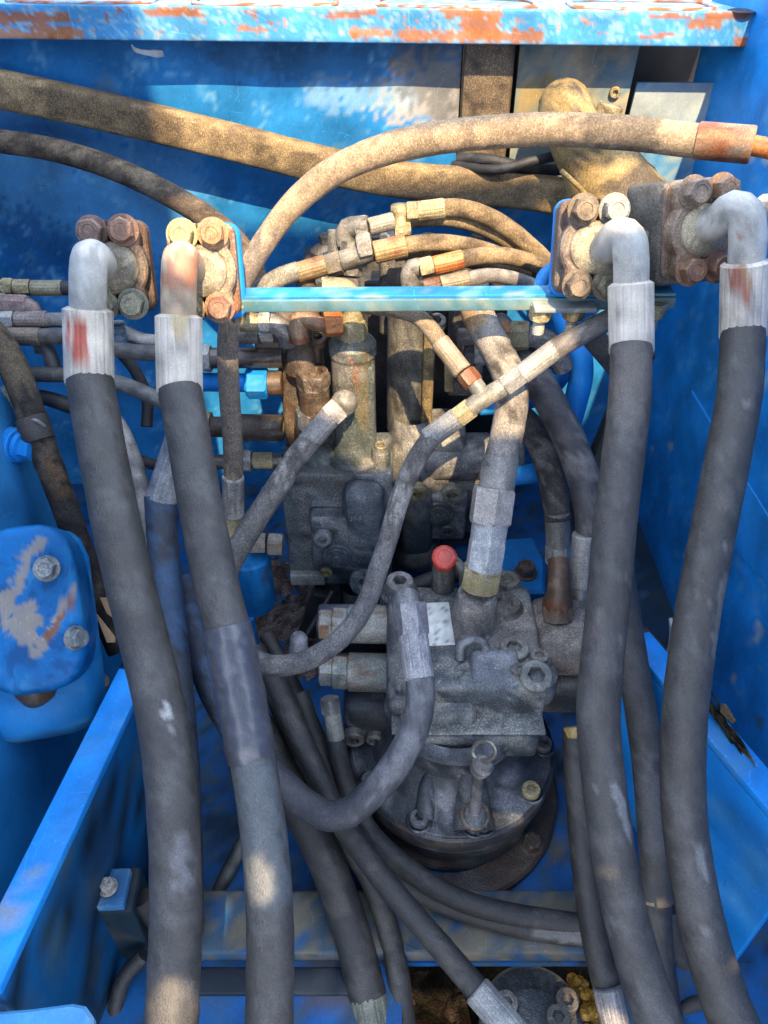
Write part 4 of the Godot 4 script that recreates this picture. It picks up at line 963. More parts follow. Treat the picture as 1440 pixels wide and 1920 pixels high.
func small_lines() -> void:
	# upper cluster of fittings
	thing("tee_fitting", "grey cross-shaped manifold of hex fittings standing above the blue bar", "fitting", [662, 540, 0.98])
	var gk = skin("77756f", "99958a", 0.5, "66605a", 0.3)
	begin(gk); tube(pts([[650, 460, 0.985], [648, 440, 0.98], [652, 428, 0.975], [668, 425, 0.972], [690, 424, 0.97]]), 0.0125, 20, 0.004, 0.03); part("elbow", "metal")
	hexnut([656, 560, 1.0], [658, 520, 0.99], 0.0175, gk)
	hexnut([658, 515, 0.99], [660, 452, 0.975], 0.0145, gk)
	hexnut([667, 427, 0.972], [690, 424, 0.97], 0.0135, skin("8a8982", "a6a297", 0.5))
	begin(gk); cyl([640, 490, 0.975], [700, 470, 0.965], 0.0125); part("cross_arm", "metal")
	hexnut([672, 466, 0.962], [698, 460, 0.96], 0.0165, skin("85837a", "a29d90", 0.5)); hexnut([612, 500, 0.975], [640, 492, 0.972], 0.0145, skin("857d6c", "a0967f", 0.5))
	begin(skin("6b5c4c", "857460", 0.5)); lathe(P(575, 560, 1.0), Vector3.UP, [[0, 0.014], [0.03, 0.012], [0.045, 0.012], [0.045, 0]], 18); part("riser", "metal")
	begin(SK.castd); cyl([632, 570, 1.02], [632, 430, 0.99], 0.012); part("riser", "cast")
	begin(SK.castd); rbox(P(735, 530, 1.08), Basis.IDENTITY, Vector3(0.035, 0.14, 0.04), 0.006, 0.015); part("rear_block", "cast")
	var g = "sand-coloured pilot hoses fanning right above the blue bar"
	var pk = skin("87755a", "a38e6e", 0.5, "6b5d4c", 0.3)
	hose("pilot_hose", "topmost tan pilot hose leaving the brass tee above the blue bar", [[820, 392, 0.985], [850, 390, 0.985], [890, 397, 0.985], [940, 420, 0.99], [985, 455, 1.0], [1030, 498, 1.02], [1050, 530, 1.04]], 0.0115, pk, g, "dusty_rubber", 18)
	ferrule([782, 397, 0.983], [833, 391, 0.983], 0.0125, SK.zinc)
	hexnut([762, 398, 0.982], [784, 397, 0.982], 0.0125, SK.zinc)
	begin(SK.zinc); lathe(P(752, 392, 0.985), Vector3.UP, [[-0.028, 0.009], [-0.02, 0.009], [-0.004, 0.013], [0.004, 0.013], [0.006, 0]], 18, true); part("tee_body", "metal")
	begin(SK.zinc); cyl([750, 400, 0.985], [752, 440, 0.99], 0.0085); part("tee_stem", "metal")
	hexnut([740, 432, 0.99], [770, 430, 0.99], 0.011, SK.zinc)
	ferrule([690, 426, 0.972], [737, 414, 0.978], 0.0105, skin("8d867a", "a69f90", 0.5))
	hose("pilot_hose", "tan pilot hose directly under the topmost one, without a visible end fitting", [[770, 414, 1.0], [800, 410, 1.0], [850, 412, 1.0], [905, 428, 1.005], [960, 458, 1.01], [1020, 500, 1.03], [1045, 530, 1.05]], 0.0095, pk, g, "dusty_rubber", 16)
	hose("pilot_hose", "tan pilot hose with yellow sleeve leaving the cross-shaped manifold", [[755, 462, 0.962], [790, 456, 0.962], [840, 456, 0.968], [890, 464, 0.98], [945, 482, 1.0], [1010, 510, 1.03]], 0.0105, pk, g, "dusty_rubber", 16)
	ferrule([701, 474, 0.957], [761, 460, 0.957], 0.0135, skin("a8895a", "bda274", 0.5, "9c6a44", 0.3))
	hose("pilot_hose", "thin tan pilot hose tucked below the yellow-sleeved one", [[740, 476, 0.99], [790, 470, 0.985], [835, 474, 0.985], [880, 488, 0.99], [930, 500, 1.0], [990, 522, 1.02]], 0.0095, pk, g, "dusty_rubber", 16)
	hose("pilot_hose", "tan pilot hose with a bright orange sleeve", [[862, 488, 0.955], [900, 480, 0.957], [945, 480, 0.965], [990, 490, 0.98], [1030, 506, 1.0], [1055, 525, 1.02]], 0.0105, pk, g, "dusty_rubber", 16)
	ferrule([812, 499, 0.952], [868, 486, 0.952], 0.0115, SK.orange); hexnut([787, 504, 0.953], [812, 498, 0.952], 0.0125, SK.zinc)
	begin(gk); tube(pts([[770, 540, 0.97], [768, 515, 0.96], [774, 503, 0.956], [788, 502, 0.954]]), 0.0115, 18, 0.004); part("elbow", "metal")
	hose("pilot_hose", "dark grey pilot hose lowest above the bar with a striped sleeve", [[875, 524, 0.955], [910, 517, 0.957], [950, 520, 0.965], [985, 530, 0.98], [1020, 545, 1.0]], 0.009, SK.grey, g, "rubber", 16)
	ferrule([826, 534, 0.952], [880, 522, 0.952], 0.0105, skin("8f8066", "a8977a", 0.5)); hexnut([796, 540, 0.955], [826, 534, 0.953], 0.0105, SK.rust)
	# hose to the lower left of the cross
	hose("pilot_hose", "short sunlit hose leaving the manifold to the lower left behind the blue bar", [[560, 508, 0.965], [530, 518, 0.965], [505, 532, 0.965], [480, 552, 0.97], [460, 590, 0.99]], 0.0118, skin("8d8a82", "aaa595", 0.5), "", "dusty_rubber", 18)
	ferrule([556, 512, 0.967], [611, 496, 0.967], 0.0125, skin("9a8660", "b39d76", 0.5, "8a5f40", 0.3))

	# three-way line with tee across the valves
	hose("pilot_line", "grey dusty line from the upper right through a tee, curving to the tape wrap", [[822, 806, 0.90], [795, 838, 0.90], [770, 882, 0.90], [748, 940, 0.90], [728, 1010, 0.895], [708, 1070, 0.89], [688, 1128, 0.885], [655, 1180, 0.875], [608, 1221, 0.86], [560, 1243, 0.845], [510, 1248, 0.83], [465, 1234, 0.815]], 0.0113, marked(SK.grey, [mark([700, 1090, 0.88], 0.09, "55565a", 0.7, [600, 1225, 0.85])]), "", "dusty_rubber", 20)
	ferrule([800, 824, 0.902], [858, 783, 0.895], 0.0125, skin("8d8d8a", "a9a8a2", 0.5)); hexnut([856, 785, 0.894], [884, 764, 0.892], 0.0135, SK.zinc)
	begin(skin("7d7a70", "9f9a8c", 0.5)); tube(pts([[880, 767, 0.89], [905, 748, 0.888], [950, 722, 0.885]]), 0.0108, 20, 0.006, 0.04); part("tee_body", "metal")
	begin(skin("7d7a70", "9f9a8c", 0.5)); tube(pts([[908, 748, 0.888], [896, 728, 0.888], [886, 714, 0.89]]), 0.0095, 18, 0.006); part("tee_branch", "metal")
	hexnut([945, 726, 0.884], [978, 702, 0.88], 0.0128, skin("8f8f8a", "a9a8a0", 0.5))
	ferrule([976, 704, 0.88], [1042, 654, 0.872], 0.0118, skin("a3a39c", "b8b7ae", 0.5))
	begin(SK.grey); tube(pts([[1036, 658, 0.873], [1080, 632, 0.866], [1130, 606, 0.86], [1180, 584, 0.87], [1230, 570, 0.90]]), 0.0118, 20, 0.007, 0.03); part("rubber_body", "rubber")
	hexnut([889, 720, 0.889], [872, 698, 0.891], 0.0118, SK.rusty)
	ferrule([868, 697, 0.892], [824, 640, 0.897], 0.0112, skin("9c8a72", "b39f86", 0.5))
	begin(skin("8a7a68", "a5937c", 0.5)); tube(pts([[826, 643, 0.897], [805, 614, 0.90], [785, 595, 0.905], [755, 583, 0.92], [710, 576, 0.95], [670, 572, 0.98]]), 0.0098, 18, 0.006, 0.03); part("rubber_body", "dusty_rubber")

	# hose from the spool cap's side port behind the second thick hose
	hose("pilot_line", "dusty hose bending from the spool cap's side port down behind the thick hoses", [[585, 822, 0.985], [560, 852, 0.98], [535, 890, 0.97], [502, 940, 0.955], [470, 990, 0.945], [440, 1040, 0.93], [415, 1090, 0.92]], 0.0142, marked(SK.grey, [mark([470, 990, 0.93], 0.09, "5f5e5c", 0.7, [420, 1080, 0.91])]), "", "dusty_rubber", 20)
	ferrule([575, 832, 0.985], [622, 778, 0.98], 0.0142, skin("a09c96", "b6b1aa", 0.5)); hexnut([618, 782, 0.98], [637, 764, 0.98], 0.0165, SK.steel)

	# thick dusty hose into the motor
	hose("motor_hose", "thick dust-greyed hose with long fittings dropping into the swing motor", [[884, 560, 0.985], [898, 595, 0.975], [925, 645, 0.958], [950, 695, 0.948], [960, 740, 0.943], [955, 790, 0.94], [942, 850, 0.938], [932, 880, 0.94]], 0.0198, marked(SK.grey, [mark([888, 610, 0.96], 0.022, "b08e62", 0.8, [876, 575, 0.97])]), "", "dusty_rubber", 26)  # warm mark paints sunlight on the hose's upper stretch
	ferrule([941, 855, 0.938], [928, 930, 0.943], 0.021, skin("98958f", "b4b0a8", 0.5), "ferrule", 1)
	hexnut([927, 915, 0.941], [918, 982, 0.946], 0.0268, skin("b8b0a8", "cec6be", 0.5))
	begin(skin("b0b4b6", "c8cacb", 0.5)); lathe(P(921, 968, 0.944), P(906, 1068, 0.957) - P(921, 968, 0.944), [[0, 0], [0, 0.0225], [0.03, 0.0225, 0.5], [0.034, 0.0235, 0.7], [0.074, 0.023, 0.7], [0.076, 0.019], [0.076, 0]], 36, false, 0.3); part("long_nut", "metal")
	hexnut([907, 1062, 0.955], [899, 1102, 0.967], 0.0255, SK.zinc)

	# hoses right of it
	hose("black_hose", "dusty black hose ending in a pale sleeve over the rusty elbow by the motor", [[955, 770, 1.12], [985, 790, 1.10], [1012, 830, 1.085], [1030, 880, 1.075], [1041, 930, 1.075], [1046, 975, 1.08]], 0.0185, skin("5c5957", "837e7a", 0.5, "4a4848", 0.3), "", "dusty_rubber", 22)
	ferrule([1045, 957, 1.075], [1047, 1022, 1.095], 0.0172, skin("908c86", "aaa59e", 0.5), "ferrule", 1)
	hexnut([1047, 1020, 1.095], [1047, 1056, 1.105], 0.0185, SK.steel)
	hose("black_hose", "long black hose slanting behind the second thick hose from right", [[930, 610, 1.12], [965, 650, 1.09], [1000, 700, 1.06], [1035, 760, 1.035], [1070, 830, 1.02], [1095, 900, 1.01], [1108, 960, 1.01], [1110, 1010, 1.02]], 0.0208, skin("4f4e50", "74716e", 0.45, "413f42", 0.3), "", "rubber", 24)
	ferrule([1096, 1000, 1.01], [1088, 1098, 1.04], 0.0155, skin("a09e9a", "b5b2ac", 0.5)); begin(SK.steel); cyl([1088, 1095, 1.04], [1082, 1150, 1.06], 0.0135); part("nipple", "steel")
	hexnut([1083, 1140, 1.055], [1079, 1185, 1.065], 0.0195, SK.zinc)
	thing("blue_pipe", "bright blue bent pipe dropping behind the tee line right of centre", "pipe", [1085, 700, 1.1])
	begin(SK.bluec); tube(pts([[1050, 560, 1.13], [1062, 610, 1.12], [1085, 655, 1.10], [1090, 700, 1.09], [1080, 750, 1.10], [1066, 800, 1.12]]), 0.0165, 22); part("pipe_body", "paint")
	thing("blue_pipe", "blue pipe curving beside the bent one and vanishing left behind the hoses", "pipe", [1030, 720, 1.16])
	begin(SK.bluec); tube(pts([[1070, 600, 1.17], [1066, 660, 1.16], [1045, 710, 1.16], [1010, 740, 1.17], [960, 755, 1.18], [900, 760, 1.19]]), 0.0155, 22); part("pipe_body", "paint")
	thing("blue_pipe", "short blue pipe stub between the motor hose and the sleeve-ended hose", "pipe", [985, 888, 1.17])
	begin(SK.bluec); tube(pts([[930, 895, 1.12], [970, 892, 1.11], [1000, 886, 1.11], [1040, 865, 1.13], [1075, 820, 1.18]]), 0.0135, 22); part("pipe_body", "paint")
	thing("flat_strut", "grey flat strut in shade behind the second thick hose from right", "strut", [1140, 650, 1.05])
	begin(skin("4a4a48", "6d6a64", 0.5)); rbox(P(1140, 665, 1.06), Basis(Vector3(0, 0, 1), 0.75), Vector3(0.03, 0.12, 0.02), 0.003, 0.02); part("strut_body", "cast")
	thing("upright_strut", "dark upright strut between two black hoses on the right", "strut", [1130, 850, 1.16])
	begin(skin("3d4145", "5a5a58", 0.5)); rbox(P(1128, 850, 1.2), Basis(Vector3(0, 0, 1), -0.15), Vector3(0.03, 0.36, 0.03), 0.004, 0.02); part("strut_body", "paint")

func motor() -> void:
	var Y = Vector3.UP; var cy = CAM.y; var Z = Vector3(0, 0, 1)
	var mk: Dictionary = SK.motor
	var c = Vector3(0.088, cy - 0.92, -0.605)
	thing("swing_motor", "grey oil-stained swing motor with domed flange, bolts and dusty valve head", "motor", c - Y * 0.1)
	var bk = marked(skin("3a3836", "5c5650", 0.45, "5a4030", 0.25), [mark(D(960, 1620, 1.0), 0.05, "5f4a3a", 0.6)])
	# base flange on the floor and drum
	begin(bk); lathe(Vector3(0.075, cy - 1.018, -0.60), Y, [[0, 0], [0, 0.166], [0.018, 0.166], [0.022, 0.162], [0.022, 0.128]], 64); part("base_flange", "cast")
	begin(skin("33363a", "5a5a58", 0.45, "4a3d33", 0.25)); lathe(c - Y * 0.08, Y, [[0, 0.128], [0.02, 0.125], [0.055, 0.128], [0.06, 0.134], [0.064, 0.132], [0.066, 0.136], [0.08, 0.1375], [0.09, 0.137], [0.094, 0.134]], 64); part("drum", "cast")
	# domed top of the flange
	begin(marked(mk, [mark(D(930, 1530, 0.92), 0.015, "7a6040", 0.5), mark(D(800, 1360, 0.9), 0.02, "8a8a88", 0.5, D(870, 1350, 0.9))])); lathe(c, Y, [[0.012, 0.134], [0.016, 0.131], [0.018, 0.118], [0.024, 0.106], [0.04, 0.095], [0.058, 0.082], [0.075, 0.076], [0.09, 0.075], [0.092, 0]], 64); part("flange_dome", "cast")
	for a in [-75.0, -38.0, -4.0, 30.0, 175.0, 210.0, 248.0, 280.0, 60.0, 120.0]:
		var th = deg_to_rad(a)
		var p = c + Vector3(cos(th), 0, -sin(th)) * 0.121 + Y * 0.0165
		begin(mk); lathe(p - Y * 0.002, Y, [[0, 0.0165], [0.0035, 0.0165], [0.005, 0.015]], 24); part("bolt_seat", "cast")
		socket(p + Y * 0.001, Y, 0.0115, SK.zinc if absf(a + 38.0) < 1.0 else skin("55565a", "77767a", 0.5), null, "socket_screw", 0.009)
	# ribs running down the dome
	begin(mk); tube(PackedVector3Array([c + Vector3(-0.03, 0.064, 0.06), c + Vector3(-0.036, 0.036, 0.086), c + Vector3(-0.038, 0.016, 0.108)]), [0.006, 0.011, 0.012], 16); part("dome_rib", "cast")
	begin(skin("44484c", "6d6d6d", 0.45)); tube(PackedVector3Array([c + Vector3(0.018, 0.06, 0.07), c + Vector3(0.02, 0.033, 0.098), c + Vector3(0.02, 0.02, 0.126)]), [0.016, 0.021, 0.025], 20); part("dipstick_boss", "cast")
	begin(SK.brown); lathe(c + Vector3(0.02, 0.038, 0.118), Vector3(0, 1, 0.35), [[0, 0.018], [0.008, 0.0175], [0.0095, 0.014], [0.002, 0.012], [0.002, 0]], 24); part("dipstick_pocket", "cast")
	bolt(Vector3(0.075, cy - 0.998, -0.60) + Vector3(0.118, 0, 0.09), Y, 0.0125, SK.brown)
	bolt(Vector3(0.075, cy - 0.998, -0.60) + Vector3(-0.125, 0, 0.085), Y, 0.0125, SK.brown)
	# neck step
	begin(mk); lathe(c + Y * 0.085, Y, [[-0.01, 0.086], [0.012, 0.088], [0.016, 0.085], [0.02, 0.07]], 48); part("neck_ring", "cast")
	# head
	var hk = marked(skin("6a7175", "a3a19a", 0.5, "525a5e", 0.25), [mark([900, 1190, -0.66], 0.05, "8f867c", 0.7, [1000, 1180, -0.66]), mark([790, 1260, -0.64], 0.02, "84856f", 0.6), mark(D(900, 1300, 0.80), 0.03, "3a4a52", 0.7, D(800, 1305, 0.80)), mark(D(870, 1215, 0.752), 0.014, "4a5860", 0.7, D(800, 1230, 0.752)), mark(D(985, 1310, 0.79), 0.02, "3c4448", 0.7), mark(D(925, 1150, 0.752), 0.02, "aaa096", 0.7, D(1000, 1165, 0.752)), mark(D(885, 1280, 0.78), 0.012, "a09f88", 0.6), mark(D(960, 1290, 0.77), 0.01, "b4b4b0", 0.6)])
	begin(hk); ybox(0.012, 0.195, 0.752, 0.842, -0.745, -0.575, 0.009, 0.006, 0.0008); part("valve_head", "cast")
	begin(skin("50565a", "83847f", 0.45, "40464a", 0.3)); ybox(0.012, 0.188, 0.805, 0.85, -0.70, -0.542, 0.012, 0.008, 0.0008); part("head_skirt", "cast")
	begin(skin("7d807c", "a3a39c", 0.4)); ybox(0.009, 0.192, 0.8015, 0.8045, -0.70, -0.546, 0.001, 0.008); part("gasket", "cast")
	begin(hk); lathe(Vector3(0.02, cy - 0.81, -0.592), Vector3(1, 0, 0), [[0, 0], [0, 0.03], [0.006, 0.034], [0.085, 0.034], [0.09, 0.030], [0.09, 0]], 36); part("head_barrel", "cast")
	begin(skin("6b7078", "8d8f92", 0.5, "4c5054", 0.3)); rbox(D(925, 1262, 0.765), Basis(Vector3(1, 0, 0), 0.4), Vector3(0.06, 0.045, 0.05), 0.01, 0.01, 0.0015); part("head_lobe", "cast")
	begin(hk); rbox(D(870, 1310, 0.82), Basis(Vector3(1, 0, 0), 0.55), Vector3(0.12, 0.05, 0.03), 0.012, 0.01, 0.0015); part("head_lobe", "cast")
	# right block
	var rk = marked(skin("7d736a", "a69c90", 0.5, "685c52", 0.3), [mark([1040, 1172, 0.93], 0.010, "a8553c", 0.9), mark([1036, 1200, 0.93], 0.008, "a85f45", 0.8)])
	begin(rk); ybox(0.19, 0.275, 0.752, 0.80, -0.735, -0.62, 0.022, 0.01, 0.001); part("port_block", "cast")
	begin(skin("4a4a4c", "6d6c6a", 0.5)); ybox(0.19, 0.27, 0.802, 0.87, -0.72, -0.62, 0.012, 0.012); part("port_block", "cast")
	begin(skin("5d4a3a", "7d6a56", 0.5, "6b4430", 0.35)); tube(PackedVector3Array([D(1045, 1145, 0.755), D(1046, 1125, 0.73), D(1048, 1105, 0.715), D(1048, 1080, 0.70), D(1047, 1050, 0.69)]), [0.017, 0.019, 0.0145, 0.0135, 0.0135], 22, 0.004); part("rusty_elbow", "metal")
	hexnut(D(1045, 1160, 0.756), D(1045, 1132, 0.738), 0.0215, SK.brown)
	# hose port turret
	begin(marked(skin("8f8a85", "b4aea6", 0.5, "787370", 0.3), [])); lathe(D(888, 1172, 0.755), Y, [[-0.01, 0.034], [0.002, 0.032], [0.008, 0.0285], [0.05, 0.0255], [0.058, 0.023], [0.058, 0]], 36); part("hose_port", "cast")
	begin(SK.rusty); lathe(D(886, 1172, 0.757), Y, [[0, 0.037], [0.003, 0.037], [0.003, 0.03]], 32); part("port_seal", "metal")
	# label plate
	begin(marked(skin("d4d6d0", "e4e4de", 0.5, "808380", 0.2, [], 3.0), [])); rbox(D(818, 1170, 0.749), Basis(Y, 0.06) * Basis(Vector3(1, 0, 0), 0.12), Vector3(0.04, 0.003, 0.066), 0.001, 0.004); part("label_plate", "plastic")
	# lifting eye and plugs
	begin(skin("55595e", "85888c", 0.5)); tube(PackedVector3Array([D(862, 1236, 0.75), D(864, 1212, 0.735), D(885, 1199, 0.727), D(908, 1208, 0.733), D(912, 1236, 0.75)]), 0.0055, 14, 0.004); part("lifting_eye", "metal")
	socket(D(963, 1222, 0.753), Y, 0.0185, skin("77736c", "99958c", 0.5), null, "socket_screw", 0.010)
	socket(D(1001, 1277, 0.764), Vector3(0, 1, 0.3), 0.020, skin("6b6c68", "8f8e86", 0.5), null, "socket_screw", 0.02)
	begin(hk); lathe(D(1000, 1290, 0.80), Y, [[0, 0.028], [0.03, 0.026], [0.033, 0]], 28); part("plug_boss", "cast")
	for q in [[945, 1140, 0.022], [1010, 1238, 0.012], [950, 1095, 0.017], [968, 1262, 0.010]]:
		begin(skin("66605a", "8a847a", 0.5)); lathe(D(q[0], q[1], 0.754), Y, [[-0.004, q[2] * 1.2], [0.002, q[2] * 1.15], [0.004, q[2]], [0.010, q[2] * 0.9], [0.011, q[2] * 0.5], [0.007, q[2] * 0.4], [0.007, 0]], 24); part("screw_plug", "cast")
	for q in [[905, 1318], [945, 1322], [988, 1345]]:
		begin(skin("7f8078", "a3a498", 0.5)); lathe(D(q[0], q[1], 0.815), Vector3(0, 0.7, 0.7), [[-0.01, 0.011], [0.006, 0.009], [0.01, 0.004], [0.011, 0]], 16, true); part("head_screw", "metal")
	# left cross valves: two stacked hex-and-barrel cartridges
	for q in [[1168, 1172, 0.758, "8a8f8c"], [1258, 1262, 0.80, "80857f"]]:
		var a = D(600, q[0], q[2]); var b = D(745, q[1], q[2]); var ax = b - a; var L = ax.length()
		var kk = skin(q[3], "a5a59c", 0.5, "7a6a5a", 0.3)
		begin(kk); lathe(a, ax, [[0, 0], [0, 0.016], [0.002, 0.0195, 1], [0.016, 0.0195, 1], [0.017, 0.021, 0], [0.018, 0.0235, 1], [0.034, 0.0235, 1], [0.036, 0.022], [0.037, 0.0245], [L, 0.0245]], 36, false, 0.3); part("relief_cartridge", "metal")
	begin(SK.rust); var ra = D(598, 1170, 0.76); lathe(ra, Vector3(1, 0, 0), [[0, 0], [0, 0.016], [0.001, 0.0205, 1], [0.016, 0.0205, 1], [0.017, 0]], 24, false, 0.3); part("rusty_hex", "metal")
	begin(skin("4f5660", "6d7076", 0.4)); ybox(X(596, 1210, -0.70), X(745, 1210, -0.70), 0.775, 0.83, -0.735, -0.69, 0.006, 0.012); part("cartridge_block", "cast")
	begin(mk); ybox(X(645, 1330, -0.62), X(760, 1330, -0.62), 0.83, 0.905, -0.70, -0.60, 0.015, 0.014, 0.001); part("lower_housing", "cast")
	socket([664, 1374, -0.601], Vector3(0, 0, 1), 0.014, SK.castd); socket([703, 1378, -0.601], Vector3(0, 0, 1), 0.011, SK.castd)
	# front bracket with tall cap screw
	var fk = skin("5f6062", "8f8d8c", 0.5, "4a4b4e", 0.3)
	begin(fk); rbox(D(752, 1225, 0.765), Basis(Vector3(1, 0, 0), 0.45), Vector3(0.036, 0.05, 0.15), 0.014, 0.008, 0.001); part("side_bracket", "cast")
	begin(fk); rbox(D(768, 1310, 0.80), Basis(Vector3(1, 0, 0), 0.85), Vector3(0.03, 0.045, 0.1), 0.012, 0.008, 0.001); part("side_bracket", "cast")
	socket(D(749, 1112, 0.735), Y, 0.0175, skin("7a7878", "9f9c9a", 0.5), null, "cap_screw", 0.024)
	begin(fk); lathe(D(749, 1122, 0.752), Y, [[-0.02, 0.026], [0.012, 0.025], [0.016, 0.021], [0.016, 0]], 28); part("screw_boss", "cast")

	# hose clamped to the bracket, looping down to the left
	hose("drain_hose", "grey hose dropping from the motor's front bracket and looping left below it", [[787, 1270, 0.885], [789, 1305, 0.882], [782, 1350, 0.88], [762, 1400, 0.878], [730, 1450, 0.878], [692, 1492, 0.88], [655, 1522, 0.885], [618, 1530, 0.89], [580, 1512, 0.90], [540, 1478, 0.91], [500, 1440, 0.92], [450, 1390, 0.93]], [0.0165, 0.0168, 0.0168, 0.016], marked(skin("585a60", "74757a", 0.45, "4a4b50", 0.3), [mark([600, 1522, 0.88], 0.08, "404147", 0.7, [500, 1440, 0.9])]), "", "rubber", 24)
	hexnut([770, 1130, 0.905], [776, 1192, 0.90], 0.0185, skin("85838a", "a3a1a4", 0.5))
	ferrule([774, 1190, 0.90], [786, 1275, 0.885], 0.0172, skin("94939a", "b0aeb0", 0.5))
	begin(skin("7a787c", "9c9a9a", 0.5)); tube(pts([[766, 1165, 0.92], [762, 1140, 0.92], [760, 1118, 0.93]]), 0.017, 18); part("tee_body", "metal")

	# dipstick with ring pull
	thing("dipstick", "small wire ring pull of the dipstick standing on the motor flange", "dipstick", c + Vector3(0.02, 0.04, 0.118))
	var dp = c + Vector3(0.02, 0.04, 0.118)
	begin(skin("5f5c5a", "8a8684", 0.5)); tube(PackedVector3Array([dp, dp + Vector3(0, 0.05, -0.01), dp + Vector3(0.001, 0.082, -0.012)]), 0.007, 14); part("dipstick_tube", "metal")
	begin(skin("6d6966", "9a9692", 0.5)); lathe(dp + Vector3(0.001, 0.08, -0.012), Vector3(0.2, 1, 0.2), [[0, 0], [0, 0.012], [0.012, 0.0125], [0.016, 0.009], [0.016, 0]], 22); part("dipstick_cap", "metal")
	var rc = dp + Vector3(0.004, 0.109, -0.016); var ring = PackedVector3Array()
	for j in 25:
		var th = TAU * j / 24.0; ring.append(rc + Vector3(cos(th) * 0.009 + sin(th) * 0.007, sin(th) * 0.015, cos(th) * 0.008))
	begin(skin("8f8b80", "b0ab9c", 0.5)); tube(ring, 0.0026, 10, 0.003); part("ring_pull", "steel")

	# breather with red cap
	thing("breather", "red breather cap on a short grey tube beside the motor hose", "breather", D(832, 1100, 0.752))
	begin(SK.castd); lathe(D(830, 1100, 0.752), Y, [[0, 0.016], [0.045, 0.015], [0.05, 0.013]], 22); part("breather_tube", "cast")
	begin(SK.red); lathe(D(832, 1052, 0.70), Vector3(0.0, 1, 0.5), [[-0.003, 0.013], [0.0, 0.0155], [0.013, 0.0168], [0.0165, 0.0158], [0.018, 0.013], [0.018, 0.009], [0.0172, 0.0085], [0.0172, 0]], 32, false, 0, 6, 16); part("red_cap", "plastic", null, "red plastic cap")
	begin(skin("8d8a80", "aca89c", 0.5)); tube(PackedVector3Array([D(845, 1050, 0.70), D(856, 1052, 0.70), D(866, 1068, 0.71), D(868, 1105, 0.752)]), 0.0055, 14, 0.004); part("bleed_tube", "metal")
	begin(SK.grey); tube(PackedVector3Array([D(868, 1060, 0.705), D(876, 1072, 0.715), D(884, 1110, 0.75)]), 0.006, 14, 0.004); part("bleed_tube", "metal")
	hose("black_hose", "thin dark hose lying behind the breather's foot toward the cap screw", [[765, 1106, 1.08], [800, 1090, 1.07], [835, 1080, 1.065], [870, 1075, 1.07]], 0.011, SK.rubd, "", "rubber", 16)
	thing("blue_lug", "blue welded lug with one rusty bolt behind the motor", "lug", D(985, 1070, 0.80))
	begin(SK.blue); plate([D(930, 1010, 0.79), D(1000, 1005, 0.79), D(1022, 1050, 0.79), D(1022, 1110, 0.79), D(940, 1110, 0.79)], 0.02, 0.004); part("lug_plate", "paint")
	bolt(D(985, 1075, 0.79), Y, 0.0135, SK.brown)

